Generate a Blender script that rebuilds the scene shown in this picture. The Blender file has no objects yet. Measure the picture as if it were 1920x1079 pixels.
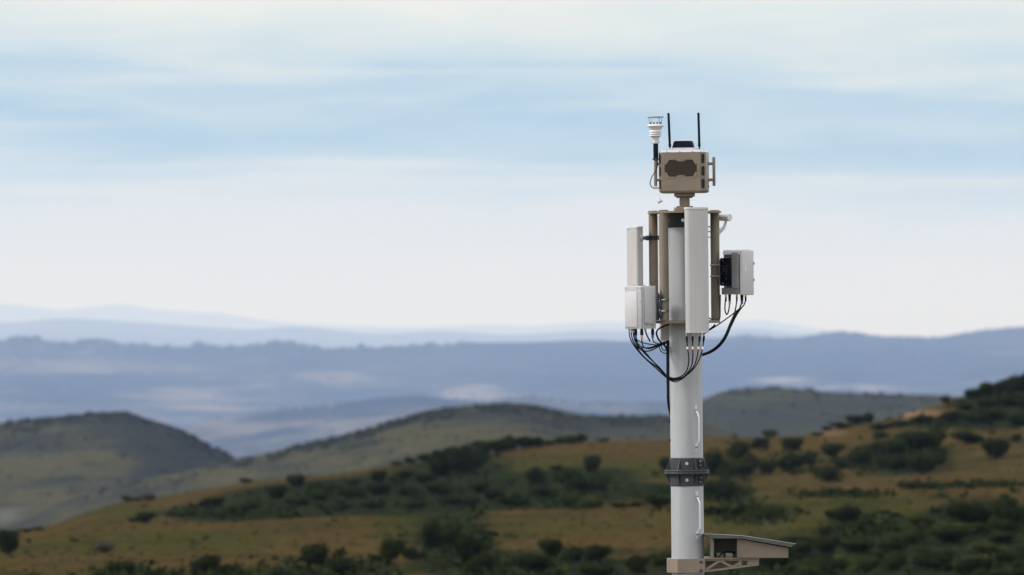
import bpy, bmesh, math, random
from mathutils import Vector, Matrix, noise
from mathutils.bvhtree import BVHTree
random.seed(7)
S = bpy.context.scene
COL = S.collection
PI = math.pi

# ------------------------------------------------------------------ camera model
ZC = 8.3            # eye height above the mast's footing
D0 = 53.3333        # metres from the lens to the mast (200 mm lens: 200 px per metre there)
HY = 620.0          # row of the level horizon at the middle of the picture
ROLL = 0.0098
CR, SR = math.cos(ROLL), math.sin(ROLL)

def PD(px, py, D):
    """point seen at pixel (px,py) of the 1920 wide photo at distance D along the view"""
    u = (px - 960.0) / 1920 * .18
    v = -(py - HY) / 1920 * .18
    return Vector(((u*CR + v*SR)*D, -D0 + D, ZC + (-u*SR + v*CR)*D))
def W(px, py, d=0.0):
    return PD(px, py, D0 - d)
def AX(py):         # pixel column of the mast's axis
    return 1285.75 + (py - 650)*.0098
MX = W(AX(650), 650).x      # mast axis x

cam_d = bpy.data.cameras.new('camera'); cam = bpy.data.objects.new('camera', cam_d); COL.objects.link(cam)
cam.matrix_world = Matrix(((CR, SR, 0, 0), (0, 0, -1, -D0), (-SR, CR, 0, ZC), (0, 0, 0, 1)))
cam_d.sensor_width = 36; cam_d.lens = 200
cam_d.shift_y = (HY - 539.5)/1920
cam_d.clip_start = .5; cam_d.clip_end = 200000
cam_d.dof.use_dof = True; cam_d.dof.focus_distance = D0 - .15
cam_d.dof.aperture_fstop = 3.1; cam_d.dof.aperture_blades = 9
S.camera = cam

# ------------------------------------------------------------------ materials
def nodes(m):
    m.use_nodes = True
    nt = m.node_tree
    return nt, nt.nodes, nt.links
def mat(name, col, rough=.5, metal=0., var=.08, scale=6., bump=0., streak=False, spec=.5):
    """painted / plastic / metal surface with soft procedural wear"""
    m = bpy.data.materials.new(name); nt, N, L = nodes(m)
    b = N['Principled BSDF']
    b.inputs['Roughness'].default_value = rough; b.inputs['Metallic'].default_value = metal
    b.inputs['Specular IOR Level'].default_value = spec
    tc = N.new('ShaderNodeTexCoord'); mp = N.new('ShaderNodeMapping')
    L.new(tc.outputs['Object'], mp.inputs['Vector'])
    mp.inputs['Scale'].default_value = (scale*3, scale*3, scale*.25) if streak else (scale,)*3
    nz = N.new('ShaderNodeTexNoise'); nz.inputs['Scale'].default_value = 1.; nz.inputs['Detail'].default_value = 6
    nz.inputs['Roughness'].default_value = .65
    L.new(mp.outputs['Vector'], nz.inputs['Vector'])
    rp = N.new('ShaderNodeValToRGB'); L.new(nz.outputs['Fac'], rp.inputs['Fac'])
    e = rp.color_ramp.elements
    e[0].position = .3; e[1].position = .7
    e[0].color = tuple(c*(1-var) for c in col) + (1,); e[1].color = tuple(min(1, c*(1+var*.6)) for c in col) + (1,)
    L.new(rp.outputs['Color'], b.inputs['Base Color'])
    rr = N.new('ShaderNodeMapRange'); L.new(nz.outputs['Fac'], rr.inputs['Value'])
    rr.inputs['To Min'].default_value = max(.05, rough-.12); rr.inputs['To Max'].default_value = min(1, rough+.12)
    L.new(rr.outputs['Result'], b.inputs['Roughness'])
    if bump:
        bp = N.new('ShaderNodeBump'); bp.inputs['Strength'].default_value = bump; bp.inputs['Distance'].default_value = .004
        n2 = N.new('ShaderNodeTexNoise'); n2.inputs['Scale'].default_value = scale*20
        L.new(tc.outputs['Object'], n2.inputs['Vector']); L.new(n2.outputs['Fac'], bp.inputs['Height'])
        L.new(bp.outputs['Normal'], b.inputs['Normal'])
    return m

M = {}
M['mast'] = mat('mast_paint', (.41, .42, .425), .42, 0, .15, 3, .1, True)
M['radome'] = mat('radome_plastic', (.50, .485, .47), .5, 0, .09, 3, .05, True)
M['radome_cap'] = mat('radome_cap_plastic', (.60, .60, .60), .45, 0, .05, 6)
M['radio'] = mat('radio_cover', (.56, .55, .55), .45, 0, .04, 6, .05)
M['radio_dull'] = mat('radio_grey', (.42, .42, .42), .5, 0, .06, 8)
M['white'] = mat('white_plastic', (.72, .72, .71), .4, 0, .04, 10)
M['tan'] = mat('tan_paint', (.228, .178, .128), .5, 0, .10, 5, .12)
M['khaki'] = mat('khaki_paint', (.215, .180, .130), .55, 0, .10, 5, .12)
M['olive'] = mat('olive_paint', (.19, .175, .125), .55, 0, .10, 5, .1)
M['sage'] = mat('sage_paint', (.33, .31, .235), .5, 0, .08, 6)
M['lid'] = mat('lid_aluminium', (.62, .61, .64), .38, .25, .08, 10)
M['iron'] = mat('dark_iron', (.050, .054, .060), .5, .35, .25, 12, .2)
M['dark'] = mat('painted_cavity_shade', (.008, .007, .006), .9, 0, .2, 8, 0, False, .02)  # near-black colour standing in for the shade inside openings
M['black'] = mat('black_plastic', (.006, .006, .012), .5, 0, .15, 12, 0, False, .12)
M['rubber'] = mat('cable_rubber', (.006, .006, .009), .5, 0, .2, 14, 0, False, .15)
M['glass'] = mat('dark_glass', (.016, .015, .011), .3, 0, .1, 8, 0, False, .12)
M['steel'] = mat('bolt_steel', (.62, .62, .62), .3, .9, .1, 20)
M['zinc'] = mat('zinc_hardware', (.40, .41, .42), .4, .7, .15, 20)
M['blued'] = mat('bracket_steel', (.055, .062, .085), .45, .5, .25, 16)
M['fin'] = mat('heat_sink_aluminium', (.46, .46, .455), .45, .3, .12, 12)
M['galv'] = mat('roof_sheet', (.50, .52, .56), .35, .5, .08, 8)
M['gasket'] = mat('roof_fascia', (.105, .108, .098), .55, .1, .12, 8)
M['redtape'] = mat('red_tape', (.20, .035, .035), .5)
M['whitetape'] = mat('white_tape', (.85, .85, .85), .5)
M['yellow'] = mat('yellow_ring', (.62, .33, .05), .5)
M['blue'] = mat('blue_ring', (.04, .10, .38), .5)
M['purple'] = mat('purple_ring', (.14, .07, .15), .5)
M['print'] = mat('print_and_fin_shade', (.20, .20, .21), .6)  # label print; also the painted fin-gap shade of the heat sink body
M['sticker'] = mat('label_sticker', (.40, .40, .40), .6)

def foliage(name, c0, c1):
    m = bpy.data.materials.new(name); nt, N, L = nodes(m)
    b = N['Principled BSDF']; b.inputs['Roughness'].default_value = 1.; b.inputs['Specular IOR Level'].default_value = 0.
    oi = N.new('ShaderNodeObjectInfo'); ge = N.new('ShaderNodeNewGeometry')
    ad = N.new('ShaderNodeMath'); ad.operation = 'ADD'
    mu = N.new('ShaderNodeMath'); mu.operation = 'MULTIPLY'; mu.inputs[1].default_value = .55
    m2 = N.new('ShaderNodeMath'); m2.operation = 'MULTIPLY'; m2.inputs[1].default_value = .45
    L.new(oi.outputs['Random'], mu.inputs[0]); L.new(ge.outputs['Random Per Island'], m2.inputs[0])
    L.new(mu.outputs[0], ad.inputs[0]); L.new(m2.outputs[0], ad.inputs[1])
    rp = N.new('ShaderNodeValToRGB'); L.new(ad.outputs[0], rp.inputs['Fac'])
    rp.color_ramp.elements[0].color = c0 + (1,); rp.color_ramp.elements[1].color = c1 + (1,)
    L.new(rp.outputs['Color'], b.inputs['Base Color'])
    return m
M['leaf_dark'] = foliage('dark_foliage', (.010, .014, .006), (.034, .043, .014))
M['leaf_green'] = foliage('green_foliage', (.030, .040, .014), (.058, .066, .022))
M['leaf_mauve'] = foliage('mauve_brown_foliage', (.045, .038, .038), (.080, .066, .058))
M['bark'] = mat('bark', (.06, .05, .042), .9, 0, .3, 10, .5)

def terrain_mat(name, grass, green, scrub, sc, soil=None):
    """vegetation cover: the 'veg' attribute says where scrub grows, noise breaks it up"""
    m = bpy.data.materials.new(name); nt, N, L = nodes(m)
    b = N['Principled BSDF']; b.inputs['Roughness'].default_value = 1.; b.inputs['Specular IOR Level'].default_value = 0.
    ge = N.new('ShaderNodeNewGeometry')
    at = N.new('ShaderNodeAttribute'); at.attribute_name = 'veg'
    sep = N.new('ShaderNodeSeparateColor'); L.new(at.outputs['Color'], sep.inputs['Color'])
    def nz(s, det, sx=1., sy=1.):
        mp = N.new('ShaderNodeMapping'); mp.inputs['Scale'].default_value = (s*sx, s*sy, s)
        L.new(ge.outputs['Position'], mp.inputs['Vector'])
        n = N.new('ShaderNodeTexNoise'); n.inputs['Scale'].default_value = 1; n.inputs['Detail'].default_value = det
        n.inputs['Roughness'].default_value = .6
        L.new(mp.outputs['Vector'], n.inputs['Vector']); return n
    def mix(f, a, c):
        x = N.new('ShaderNodeMix'); x.data_type = 'RGBA'; L.new(f, x.inputs[0])
        for s, v in ((6, a), (7, c)):
            if isinstance(v, tuple): x.inputs[s].default_value = v + (1,)
            else: L.new(v, x.inputs[s])
        return x.outputs[2]
    def step(v, lo, hi):
        r = N.new('ShaderNodeMapRange'); r.interpolation_type = 'SMOOTHSTEP'; L.new(v, r.inputs['Value'])
        r.inputs['From Min'].default_value = lo; r.inputs['From Max'].default_value = hi; return r.outputs['Result']
    def madd(a, b_, c):
        x = N.new('ShaderNodeMath'); x.operation = 'MULTIPLY_ADD'; L.new(a, x.inputs[0]); x.inputs[1].default_value = b_
        if isinstance(c, (int, float)): x.inputs[2].default_value = c
        else: L.new(c, x.inputs[2])
        return x.outputs[0]
    n1 = nz(sc, 8, .45); n2 = nz(sc*4.5, 6, .6); n3 = nz(sc*.35, 5, .5)
    # grass between dry and green
    gmask = step(madd(n1.outputs['Fac'], 1.0, madd(n3.outputs['Fac'], .6, madd(sep.outputs['Green'], 1.0, -.80))), .32, .62)
    cg = mix(gmask, grass, green)
    vary = mix(step(n2.outputs['Fac'], .35, .7), tuple(c*.72 for c in grass), tuple(c*1.15 for c in grass))
    x = N.new('ShaderNodeMix'); x.data_type = 'RGBA'; x.inputs[0].default_value = .4
    x.inputs[0].default_value = .35; L.new(cg, x.inputs[6]); L.new(vary, x.inputs[7]); cg = x.outputs[2]
    smask = step(madd(n1.outputs['Fac'], 1.0, madd(n2.outputs['Fac'], .6, madd(sep.outputs['Red'], .9, -.90))), .20, .52)
    sv = mix(step(n2.outputs['Fac'], .3, .7), tuple(c*.75 for c in scrub), tuple(c*1.3 for c in scrub))
    n4 = nz(sc*17, 4, .7)
    c = mix(smask, cg, sv)
    ml = N.new('ShaderNodeMapRange'); L.new(n4.outputs['Fac'], ml.inputs['Value']); ml.inputs['From Min'].default_value = .38; ml.inputs['From Max'].default_value = .62
    ml.inputs['To Min'].default_value = .55; ml.inputs['To Max'].default_value = 1.45
    sm = N.new('ShaderNodeVectorMath'); sm.operation = 'SCALE'; L.new(c, sm.inputs[0]); L.new(ml.outputs['Result'], sm.inputs['Scale']); c = sm.outputs[0]
    if soil:
        c = mix(sep.outputs['Blue'], c, soil)
    L.new(c, b.inputs['Base Color'])
    bp = N.new('ShaderNodeBump'); bp.inputs['Strength'].default_value = .5; bp.inputs['Distance'].default_value = .25/sc*.1
    L.new(n2.outputs['Fac'], bp.inputs['Height']); L.new(bp.outputs['Normal'], b.inputs['Normal'])
    return m
M['near'] = terrain_mat('dry_grass_near', (.060, .042, .016), (.037, .040, .011), (.015, .019, .009), .18, (.22, .135, .085))
M['mid'] = terrain_mat('grass_mid', (.066, .061, .034), (.042, .046, .027), (.030, .033, .029), .13, (.16, .16, .16))
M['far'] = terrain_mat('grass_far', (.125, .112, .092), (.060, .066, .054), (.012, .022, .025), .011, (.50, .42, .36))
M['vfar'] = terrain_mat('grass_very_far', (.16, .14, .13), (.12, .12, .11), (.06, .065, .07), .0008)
M['base'] = terrain_mat('valley_floor', (.10, .085, .055), (.06, .06, .035), (.04, .045, .035), .01)

# ------------------------------------------------------------------ mesh helpers
def link(o, parent=None):
    COL.objects.link(o)
    if parent is not None: o.parent = parent
    return o
def root_loc(o):
    v = Vector((0, 0, 0))
    while o is not None:
        v += o.location; o = o.parent
    return v
def obj(name, bm, m, parent=None, loc=None, smooth=True, angle=35):
    """bm is in world coordinates; it becomes ONE mesh object whose origin is its parent's (or loc)"""
    o0 = root_loc(parent) if parent is not None else (Vector(loc) if loc is not None else Vector((0, 0, 0)))
    bmesh.ops.recalc_face_normals(bm, faces=bm.faces[:])
    for v in bm.verts: v.co -= o0
    if smooth:
        ca = math.cos(math.radians(angle))
        for f in bm.faces: f.smooth = True
        for e in bm.edges:
            if len(e.link_faces) == 2 and e.link_faces[0].normal.dot(e.link_faces[1].normal) < ca: e.smooth = False
    me = bpy.data.meshes.new(name); bm.to_mesh(me); bm.free()
    me.materials.append(m if not isinstance(m, str) else M[m])
    o = bpy.data.objects.new(name, me)
    if parent is None: o.location = o0
    return link(o, parent)
SPLIT = {'screw', 'bolt', 'cross_bolt', 'flange_bolt', 'stud', 'clamp_rod', 'tie_rod', 'cable_tie', 'latch', 'lifting_stud', 'connector', 'pale_bracket'}
_obj1 = obj
def obj(name, bm, m, parent=None, loc=None, smooth=True, angle=35):
    """loose hardware made in one go becomes one object per piece"""
    if name not in SPLIT: return _obj1(name, bm, m, parent, loc, smooth, angle)
    bm.verts.ensure_lookup_table(); seen = set(); isl = []
    bm.verts.index_update()
    for v in bm.verts:
        if v.index in seen: continue
        st_ = [v]; seen.add(v.index); idx = []
        while st_:
            x = st_.pop(); idx.append(x.index)
            for e in x.link_edges:
                y = e.other_vert(x)
                if y.index not in seen: seen.add(y.index); st_.append(y)
        P = [bm.verts[i].co for i in idx]
        isl.append([set(idx), [min(p[k] for p in P)-.002 for k in range(3)], [max(p[k] for p in P)+.002 for k in range(3)]])
    merged = True
    while merged:
        merged = False
        for i in range(len(isl)):
            for j in range(i+1, len(isl)):
                a, b = isl[i], isl[j]
                if all(a[1][k] <= b[2][k] and b[1][k] <= a[2][k] for k in range(3)):
                    a[0] |= b[0]; a[1] = [min(x, y) for x, y in zip(a[1], b[1])]; a[2] = [max(x, y) for x, y in zip(a[2], b[2])]
                    isl.pop(j); merged = True; break
            if merged: break
    first = None
    for ids, _, _ in isl:
        b = bm.copy(); b.verts.ensure_lookup_table()
        bmesh.ops.delete(b, geom=[v for v in b.verts if v.index not in ids], context='VERTS')
        o = _obj1(name, b, m, parent, loc, smooth, angle); first = first or o
    bm.free(); return first
def tag(o, label, cat, group=None, kind=None):
    if label: o['label'] = label
    if cat: o['category'] = cat
    if group: o['group'] = group
    if kind: o['kind'] = kind
    return o
def thing(name, loc, label, cat, group=None):
    o = bpy.data.objects.new(name, None); o.location = loc; o.empty_display_size = .1
    return tag(link(o), label, cat, group)
def bmn(): return bmesh.new()
def join(bm, b2):
    me = bpy.data.meshes.new('tmp'); b2.to_mesh(me); b2.free(); bm.from_mesh(me); bpy.data.meshes.remove(me)
def box(bm, c, s, yaw=0., bev=0., seg=2, mtx=None):
    b = bmn(); bmesh.ops.create_cube(b, size=1)
    bmesh.ops.scale(b, vec=Vector(s), verts=b.verts[:])
    if bev: bmesh.ops.bevel(b, geom=b.edges[:], offset=bev, segments=seg, affect='EDGES', profile=.5)
    if mtx is not None: bmesh.ops.transform(b, matrix=mtx, verts=b.verts[:])
    bmesh.ops.transform(b, matrix=Matrix.Translation(Vector(c)) @ Matrix.Rotation(yaw, 4, 'Z'), verts=b.verts[:])
    join(bm, b)
def rect(bm, x0, y0, x1, y1, d0, d1, bev=0.):
    """upright box seen between pixel columns x0..x1 and rows y0..y1, from depth d0 to d1 (towards the lens)"""
    d = max(d0, d1); ym = (y0+y1)/2; xm = (x0+x1)/2
    a = W(x0, ym, d); b = W(x1, ym, d); t = W(xm, y0, d); u = W(xm, y1, d)
    box(bm, ((a.x+b.x)/2, -(d0+d1)/2, (t.z+u.z)/2), (b.x-a.x, abs(d1-d0), t.z-u.z), 0, bev)
def frame_for(t):
    t = t.normalized(); up = Vector((0, 0, 1)) if abs(t.z) < .9 else Vector((1, 0, 0))
    a = t.cross(up).normalized(); return a, t.cross(a).normalized()
def cone(bm, p, q, r0, r1=None, seg=24, caps=True):
    r1 = r0 if r1 is None else r1
    p = Vector(p); q = Vector(q); a, b = frame_for(q-p)
    R = []
    for c, r in ((p, r0), (q, r1)):
        R.append([bm.verts.new(c + (a*math.cos(2*PI*k/seg) + b*math.sin(2*PI*k/seg))*r) for k in range(seg)])
    for k in range(seg): bm.faces.new((R[0][k], R[0][(k+1) % seg], R[1][(k+1) % seg], R[1][k]))
    if caps: bm.faces.new(R[0]); bm.faces.new(R[1])
def lathe(bm, c, prof, seg=32):
    """prof: list of (radius, z)"""
    rings = []
    for r, z in prof:
        rings.append([bm.verts.new((c[0]+r*math.cos(2*PI*k/seg), c[1]+r*math.sin(2*PI*k/seg), z)) for k in range(seg)])
    for a, b in zip(rings, rings[1:]):
        for k in range(seg): bm.faces.new((a[k], a[(k+1) % seg], b[(k+1) % seg], b[k]))
    bm.faces.new(rings[0]); bm.faces.new(rings[-1])
def sweep(bm, pts, r, seg=8, sub=6):
    """smooth tube through pts (Catmull-Rom); r a number or a list"""
    pts = [Vector(p) for p in pts]; n = len(pts)
    rs = r if isinstance(r, (list, tuple)) else [r]*n
    P, Rr = [], []
    for i in range(n-1):
        p0, p1, p2, p3 = pts[max(i-1, 0)], pts[i], pts[i+1], pts[min(i+2, n-1)]
        for k in range(sub):
            t = k/sub
            P.append(.5*((2*p1)+(p2-p0)*t+(2*p0-5*p1+4*p2-p3)*t*t+(3*p1-p0-3*p2+p3)*t**3)); Rr.append(rs[i]*(1-t)+rs[i+1]*t)
    P.append(pts[-1]); Rr.append(rs[-1])
    t0 = (P[1]-P[0]).normalized(); a, b = frame_for(t0); prev = None
    for i, p in enumerate(P):
        t = (P[min(i+1, len(P)-1)]-P[max(i-1, 0)]).normalized()
        a = (a - t*a.dot(t)).normalized(); b = t.cross(a)
        ring = [bm.verts.new(p+(a*math.cos(2*PI*k/seg)+b*math.sin(2*PI*k/seg))*Rr[i]) for k in range(seg)]
        if prev:
            for k in range(seg): bm.faces.new((prev[k], prev[(k+1) % seg], ring[(k+1) % seg], ring[k]))
        else: bm.faces.new(ring)
        prev = ring
    bm.faces.new(prev)
def prism(bm, out, z0, z1, c=(0, 0), yaw=0., bev=0., top_in=0., bot_in=0.):
    """upright prism over a plan outline; top_in / bot_in shrink the ends"""
    b = bmn(); cs, sn = math.cos(yaw), math.sin(yaw)
    def ring(z, k):
        return [b.verts.new((c[0]+(x*k)*cs-(y*k)*sn, c[1]+(x*k)*sn+(y*k)*cs, z)) for x, y in out]
    r0, r1 = ring(z0, 1-bot_in), ring(z1, 1-top_in); n = len(out)
    for k in range(n): b.faces.new((r0[k], r0[(k+1) % n], r1[(k+1) % n], r1[k]))
    b.faces.new(r0[::-1]); b.faces.new(r1)
    if bev:
        ed = [e for e in b.edges if abs(e.verts[0].co.z-e.verts[1].co.z) < 1e-6]
        bmesh.ops.bevel(b, geom=ed, offset=bev, segments=2, affect='EDGES', profile=.5)
    join(bm, b)
def plate(bm, out, o, u, v, t0, t1):
    """flat plate: 2-D outline in axes u,v at o, from t0 to t1 along u x v"""
    o, u, v = Vector(o), Vector(u).normalized(), Vector(v).normalized(); n = u.cross(v)
    r0 = [bm.verts.new(o+u*x+v*y+n*t0) for x, y in out]; r1 = [bm.verts.new(o+u*x+v*y+n*t1) for x, y in out]; k = len(out)
    for i in range(k): bm.faces.new((r0[i], r0[(i+1) % k], r1[(i+1) % k], r1[i]))
    bm.faces.new(r0[::-1]); bm.faces.new(r1)
def rrect(w, h, r, n=4):
    o = []
    for cx, cy, a in ((w/2-r, h/2-r, 0), (-w/2+r, h/2-r, 90), (-w/2+r, -h/2+r, 180), (w/2-r, -h/2+r, 270)):
        for k in range(n+1):
            t = math.radians(a+90*k/n); o.append((cx+r*math.cos(t), cy+r*math.sin(t)))
    return o
def dshape(w, d, rf, rb, n=6):
    """radome plan: round front corners (-y), tighter back corners"""
    o = []
    for cx, cy, a, r in ((w/2-rb, d/2-rb, 0, rb), (-w/2+rb, d/2-rb, 90, rb), (-w/2+rf, -d/2+rf, 180, rf), (w/2-rf, -d/2+rf, 270, rf)):
        for k in range(n+1):
            t = math.radians(a+90*k/n); o.append((cx+r*math.cos(t), cy+r*math.sin(t)))
    return o
def hexbolt(bm, p, n, r=.011, h=.010, washer=True):
    p = Vector(p); n = Vector(n).normalized()
    if washer: cone(bm, p, p+n*.003, r*1.45, seg=16)
    cone(bm, p+n*.003, p+n*(.003+h), r, r*.92, seg=6)
def px2m(v, d=0.): return v/200*(1-d/D0)
def Z(px, py, d=0.): return W(px, py, d).z

# ------------------------------------------------------------------ the mast
R = .1520
mast = thing('mast', (MX, 0, 0), 'tall pale grey round steel mast with a dark bolted collar and two grab handles', 'mast')
zt = Z(1284, 427)
zc1, zc0 = Z(1287, 859), Z(1288, 911)
zf1, zf0 = Z(1287, 881), Z(1287, 889)
bm = bmn(); lathe(bm, (MX, 0), [(R-.004, zc1), (R, zc1+.004), (R, zt-.003), (R-.004, zt)], 64); obj('upper_tube', bm, 'mast', mast)
bm = bmn(); lathe(bm, (MX, 0), [(R, .03), (R, zc0-.004), (R-.004, zc0)], 64); obj('lower_tube', bm, 'mast', mast)
bm = bmn(); prism(bm, rrect(.6, .6, .03), .0, .03, (MX, 0)); obj('base_plate', bm, 'mast', mast)
# dark head bracket at the tube's top
zp0, zp1 = Z(1284, 400.5), Z(1284, 397)      # top plate of the antenna frame
bm = bmn(); lathe(bm, (MX, 0), [(R+.002, zt), (R+.004, zt+.003), (R+.004, zp0-.006), (R, zp0-.001)], 48)
brk = obj('head_bracket', bm, 'iron', mast)
bm = bmn()
for a in (-7, 55, -70): 
    n = Vector((math.sin(math.radians(a)), -math.cos(math.radians(a)), 0)); hexbolt(bm, Vector((MX, 0, Z(1277, 414)))+n*(R+.004), n, .011)
obj('bolt', bm, 'steel', brk)
# collar: two clamp bands, a flange plate in two leaves, gussets, lugs
bm = bmn(); lathe(bm, (MX, 0), [(R+.002, zf1+.001), (R+.010, zf1+.002), (R+.010, zc1-.004), (R+.006, zc1)], 64)
up = obj('clamp_band', bm, 'iron', mast)
bm = bmn(); lathe(bm, (MX, 0), [(R+.006, zc0), (R+.010, zc0+.004), (R+.010, zf0-.002), (R+.002, zf0-.001)], 64)
lo = obj('clamp_band', bm, 'iron', mast)
zm = (zf0+zf1)/2
for z0, z1 in ((zf0, zm-.0015), (zm+.0015, zf1)):
    bm = bmn(); lathe(bm, (MX, 0), [(R+.012, z0), (R+.056, z0), (R+.058, z0+.003), (R+.058, z1-.003), (R+.056, z1), (R+.012, z1)], 48)
    obj('flange', bm, 'iron', mast)
def gusset(bm, ang, z0, z1, inner, outer, t=.008):
    a = math.radians(ang); n = Vector((math.sin(a), -math.cos(a), 0))
    plate(bm, [(inner, z0), (outer, z0), (inner+.004, z1), (inner, z1)], (MX, 0, 0), n, (0, 0, 1), -t/2, t/2)
for ang in (-27, -85, 25, 85, 140, -140):
    bm = bmn(); gusset(bm, ang, zf1, zc1-.018, R+.009, R+.050); obj('gusset', bm, 'iron', up)
    bm = bmn(); gusset(bm, ang, zf0, zc0+.012, R+.009, R+.050); obj('gusset', bm, 'iron', lo)
for band, zz, in ((up, (zf1+zc1)/2+.006), (lo, (zf0+zc0)/2)):
    bm = bmn(); a = math.radians(-2); n = Vector((math.sin(a), -math.cos(a), 0)); hexbolt(bm, Vector((MX, 0, zz))+n*(R+.010), n, .0105, .009); obj('bolt', bm, 'steel', band)
    # split lugs with cross bolts on the right
    for ang in (44, 54):
        a = math.radians(ang); n = Vector((math.sin(a), -math.cos(a), 0))
        bm = bmn(); c = Vector((MX, 0, zz))+n*(R+.026)
        box(bm, c, (.010, .040, .082), a, .002); obj('lug', bm, 'iron', band)
    bm = bmn()
    for dz in (-.020, .020):
        for a0, a1 in ((40, 58),):
            v0 = Vector((math.sin(math.radians(a0)), -math.cos(math.radians(a0)), 0))*(R+.030)+Vector((MX, 0, zz+dz))
            v1 = Vector((math.sin(math.radians(a1)), -math.cos(math.radians(a1)), 0))*(R+.030)+Vector((MX, 0, zz+dz))
            cone(bm, v0, v1, .0055, seg=10); cone(bm, v0, v0+(v1-v0)*.14, .0105, seg=6); cone(bm, v1+(v0-v1)*.14, v1, .0105, seg=6)
    obj('cross_bolt', bm, 'zinc', band)
bm = bmn()
for k in range(10):
    a = math.radians(14+36*k); p = Vector((MX+math.sin(a)*(R+.036), -math.cos(a)*(R+.036), 0))
    cone(bm, p+Vector((0, 0, zf1)), p+Vector((0, 0, zf1+.012)), .010, seg=6); cone(bm, p+Vector((0, 0, zf0-.012)), p+Vector((0, 0, zf0)), .010, seg=6)
obj('flange_bolt', bm, 'iron', mast)
# grab handles
def handle(pxa, y0, y1):
    a = math.radians(33); n = Vector((math.sin(a), -math.cos(a), 0)); h0, h1 = Z(1304, y1), Z(1304, y0)
    def P(r, z): return Vector((MX, 0, z))+n*r
    bm = bmn()
    ft = .075
    sweep(bm, [P(R+.006, h1-.030), P(R+.010, h1-.048), P(R+.048, h1-.098), P(R+.056, h1-.118), P(R+.057, (h0+h1)/2), P(R+.056, h0+.118), P(R+.048, h0+.098), P(R+.010, h0+.048), P(R+.006, h0+.030)], .0082, 10)
    o = obj('grab_handle', bm, 'radome_cap', mast)
    for zc, s in ((h1-ft/2, 1), (h0+ft/2, -1)):
        bm = bmn(); box(bm, P(R+.0035, zc), (.026, .007, ft), a, .002); obj('foot', bm, 'radome_cap', o)
        bm = bmn(); hexbolt(bm, P(R+.007, zc-.010*s), n, .0085, .010); obj('bolt', bm, 'iron', o)
handle(1304, 760, 848); handle(1305, 921, 1011)
# cable clips low on the mast's left edge
for y in (790, 825):
    bm = bmn(); p = W(AX(y), y); box(bm, (MX-R-.006, -.01, p.z), (.014, .02, .016), 0, .003); obj('cable_clip', bm, 'rubber', mast)

# ------------------------------------------------------------------ brown antenna frame
frm = thing('antenna_frame', (MX, 0, zp0), 'tan painted frame of upright pipes between two round plates at the mast top', 'antenna frame')
RP = .345
ring_ = [(RP*math.cos(2*PI*k/48), RP*math.sin(2*PI*k/48)) for k in range(48)]
bm = bmn(); prism(bm, ring_, zp0, zp1, (MX, 0), 0, .002); obj('top_plate', bm, 'tan', frm)
def annulus(bm, r0, r1, z0, z1, seg=48):
    A = []
    for r, z in ((r0, z0), (r1, z0), (r1, z1), (r0, z1)):
        A.append([bm.verts.new((MX+r*math.cos(2*PI*k/seg), r*math.sin(2*PI*k/seg), z)) for k in range(seg)])
    for i in range(4):
        for k in range(seg): bm.faces.new((A[i][k], A[i][(k+1) % seg], A[(i+1) % 4][(k+1) % seg], A[(i+1) % 4][k]))
zb1, zb0 = Z(1284, 601), Z(1284, 606.5)
bm = bmn(); annulus(bm, R+.002, .325, zb0, zb1); obj('bottom_plate', bm, 'khaki', frm)
PIPES = [(1225.4, -.10), (1245.0, .225), (1307, .285), (1341, -.10)]
for i, (px, d) in enumerate(PIPES):
    p = W(px, 500, d); r = .0425
    bm = bmn(); lathe(bm, (p.x, p.y), [(r, zb1+.0015), (r, zp0-.0015)], 32); pp = obj('pipe', bm, 'khaki' if i != 0 else 'tan', frm)
    bm = bmn(); lathe(bm, (p.x, p.y), [(r+.002, zp1+.0005), (r+.002, zp1+.010), (r-.003, zp1+.013)], 32); obj('pipe_cap', bm, 'tan', pp)
# hidden far pipe carrying the rear antenna
p = Vector((MX-.03, .30, 0)); bm = bmn(); lathe(bm, (p.x, p.y), [(.0425, zb1+.0015), (.0425, zp0-.0015)], 32); obj('pipe', bm, 'khaki', frm)

# ------------------------------------------------------------------ sensor head
HX, HYAW = W(1281.2, 320).x, math.radians(-10)
head = thing('sensor_unit', (HX, 0, zp1), 'tan box-shaped sensor unit with honeycomb grille and slotted corners on the mast top', 'sensor unit')
plan = [(-.18, -.15), (.18, -.15), (.22, -.08), (.22, .145), (.19, .175), (-.19, .175), (-.22, .145), (-.22, -.08)]
h0, h1, h2, h3 = Z(1281, 362.3), Z(1281, 358.4), Z(1281, 286.9), Z(1281, 281.8)
cs, sn = math.cos(HYAW), math.sin(HYAW)
def HL(x, y, z): return Vector((HX+x*cs-y*sn, x*sn+y*cs, z))
def HD(x, y): return Vector((x*cs-y*sn, x*sn+y*cs, 0))
bm = bmn(); prism(bm, plan, h1, h2, (HX, 0), HYAW); b2 = bm
prism(b2, [(x*.999, y*.999) for x, y in plan], h0, h1, (HX, 0), HYAW, 0, 0, .07)
obj('housing', b2, 'tan', head)
bm = bmn(); prism(bm, plan, h2+.0015, h3, (HX, 0), HYAW, .0, .07); lid = obj('lid', bm, 'lid', head)
bm = bmn()
for x in (-.13, -.01, .11):
    hexbolt(bm, HL(x, -.1465, h2+.006), HD(0, -1)+Vector((0, 0, .5)), .007, .006, False)
for x, y in ((-.17, -.11), (-.14, -.12), (.17, -.11), (.145, -.12), (-.18, .1), (.18, .1)):
    cone(bm, HL(x, y, h3), HL(x, y, h3+.008), .006, seg=8)
obj('screw', bm, 'zinc', lid)
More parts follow.
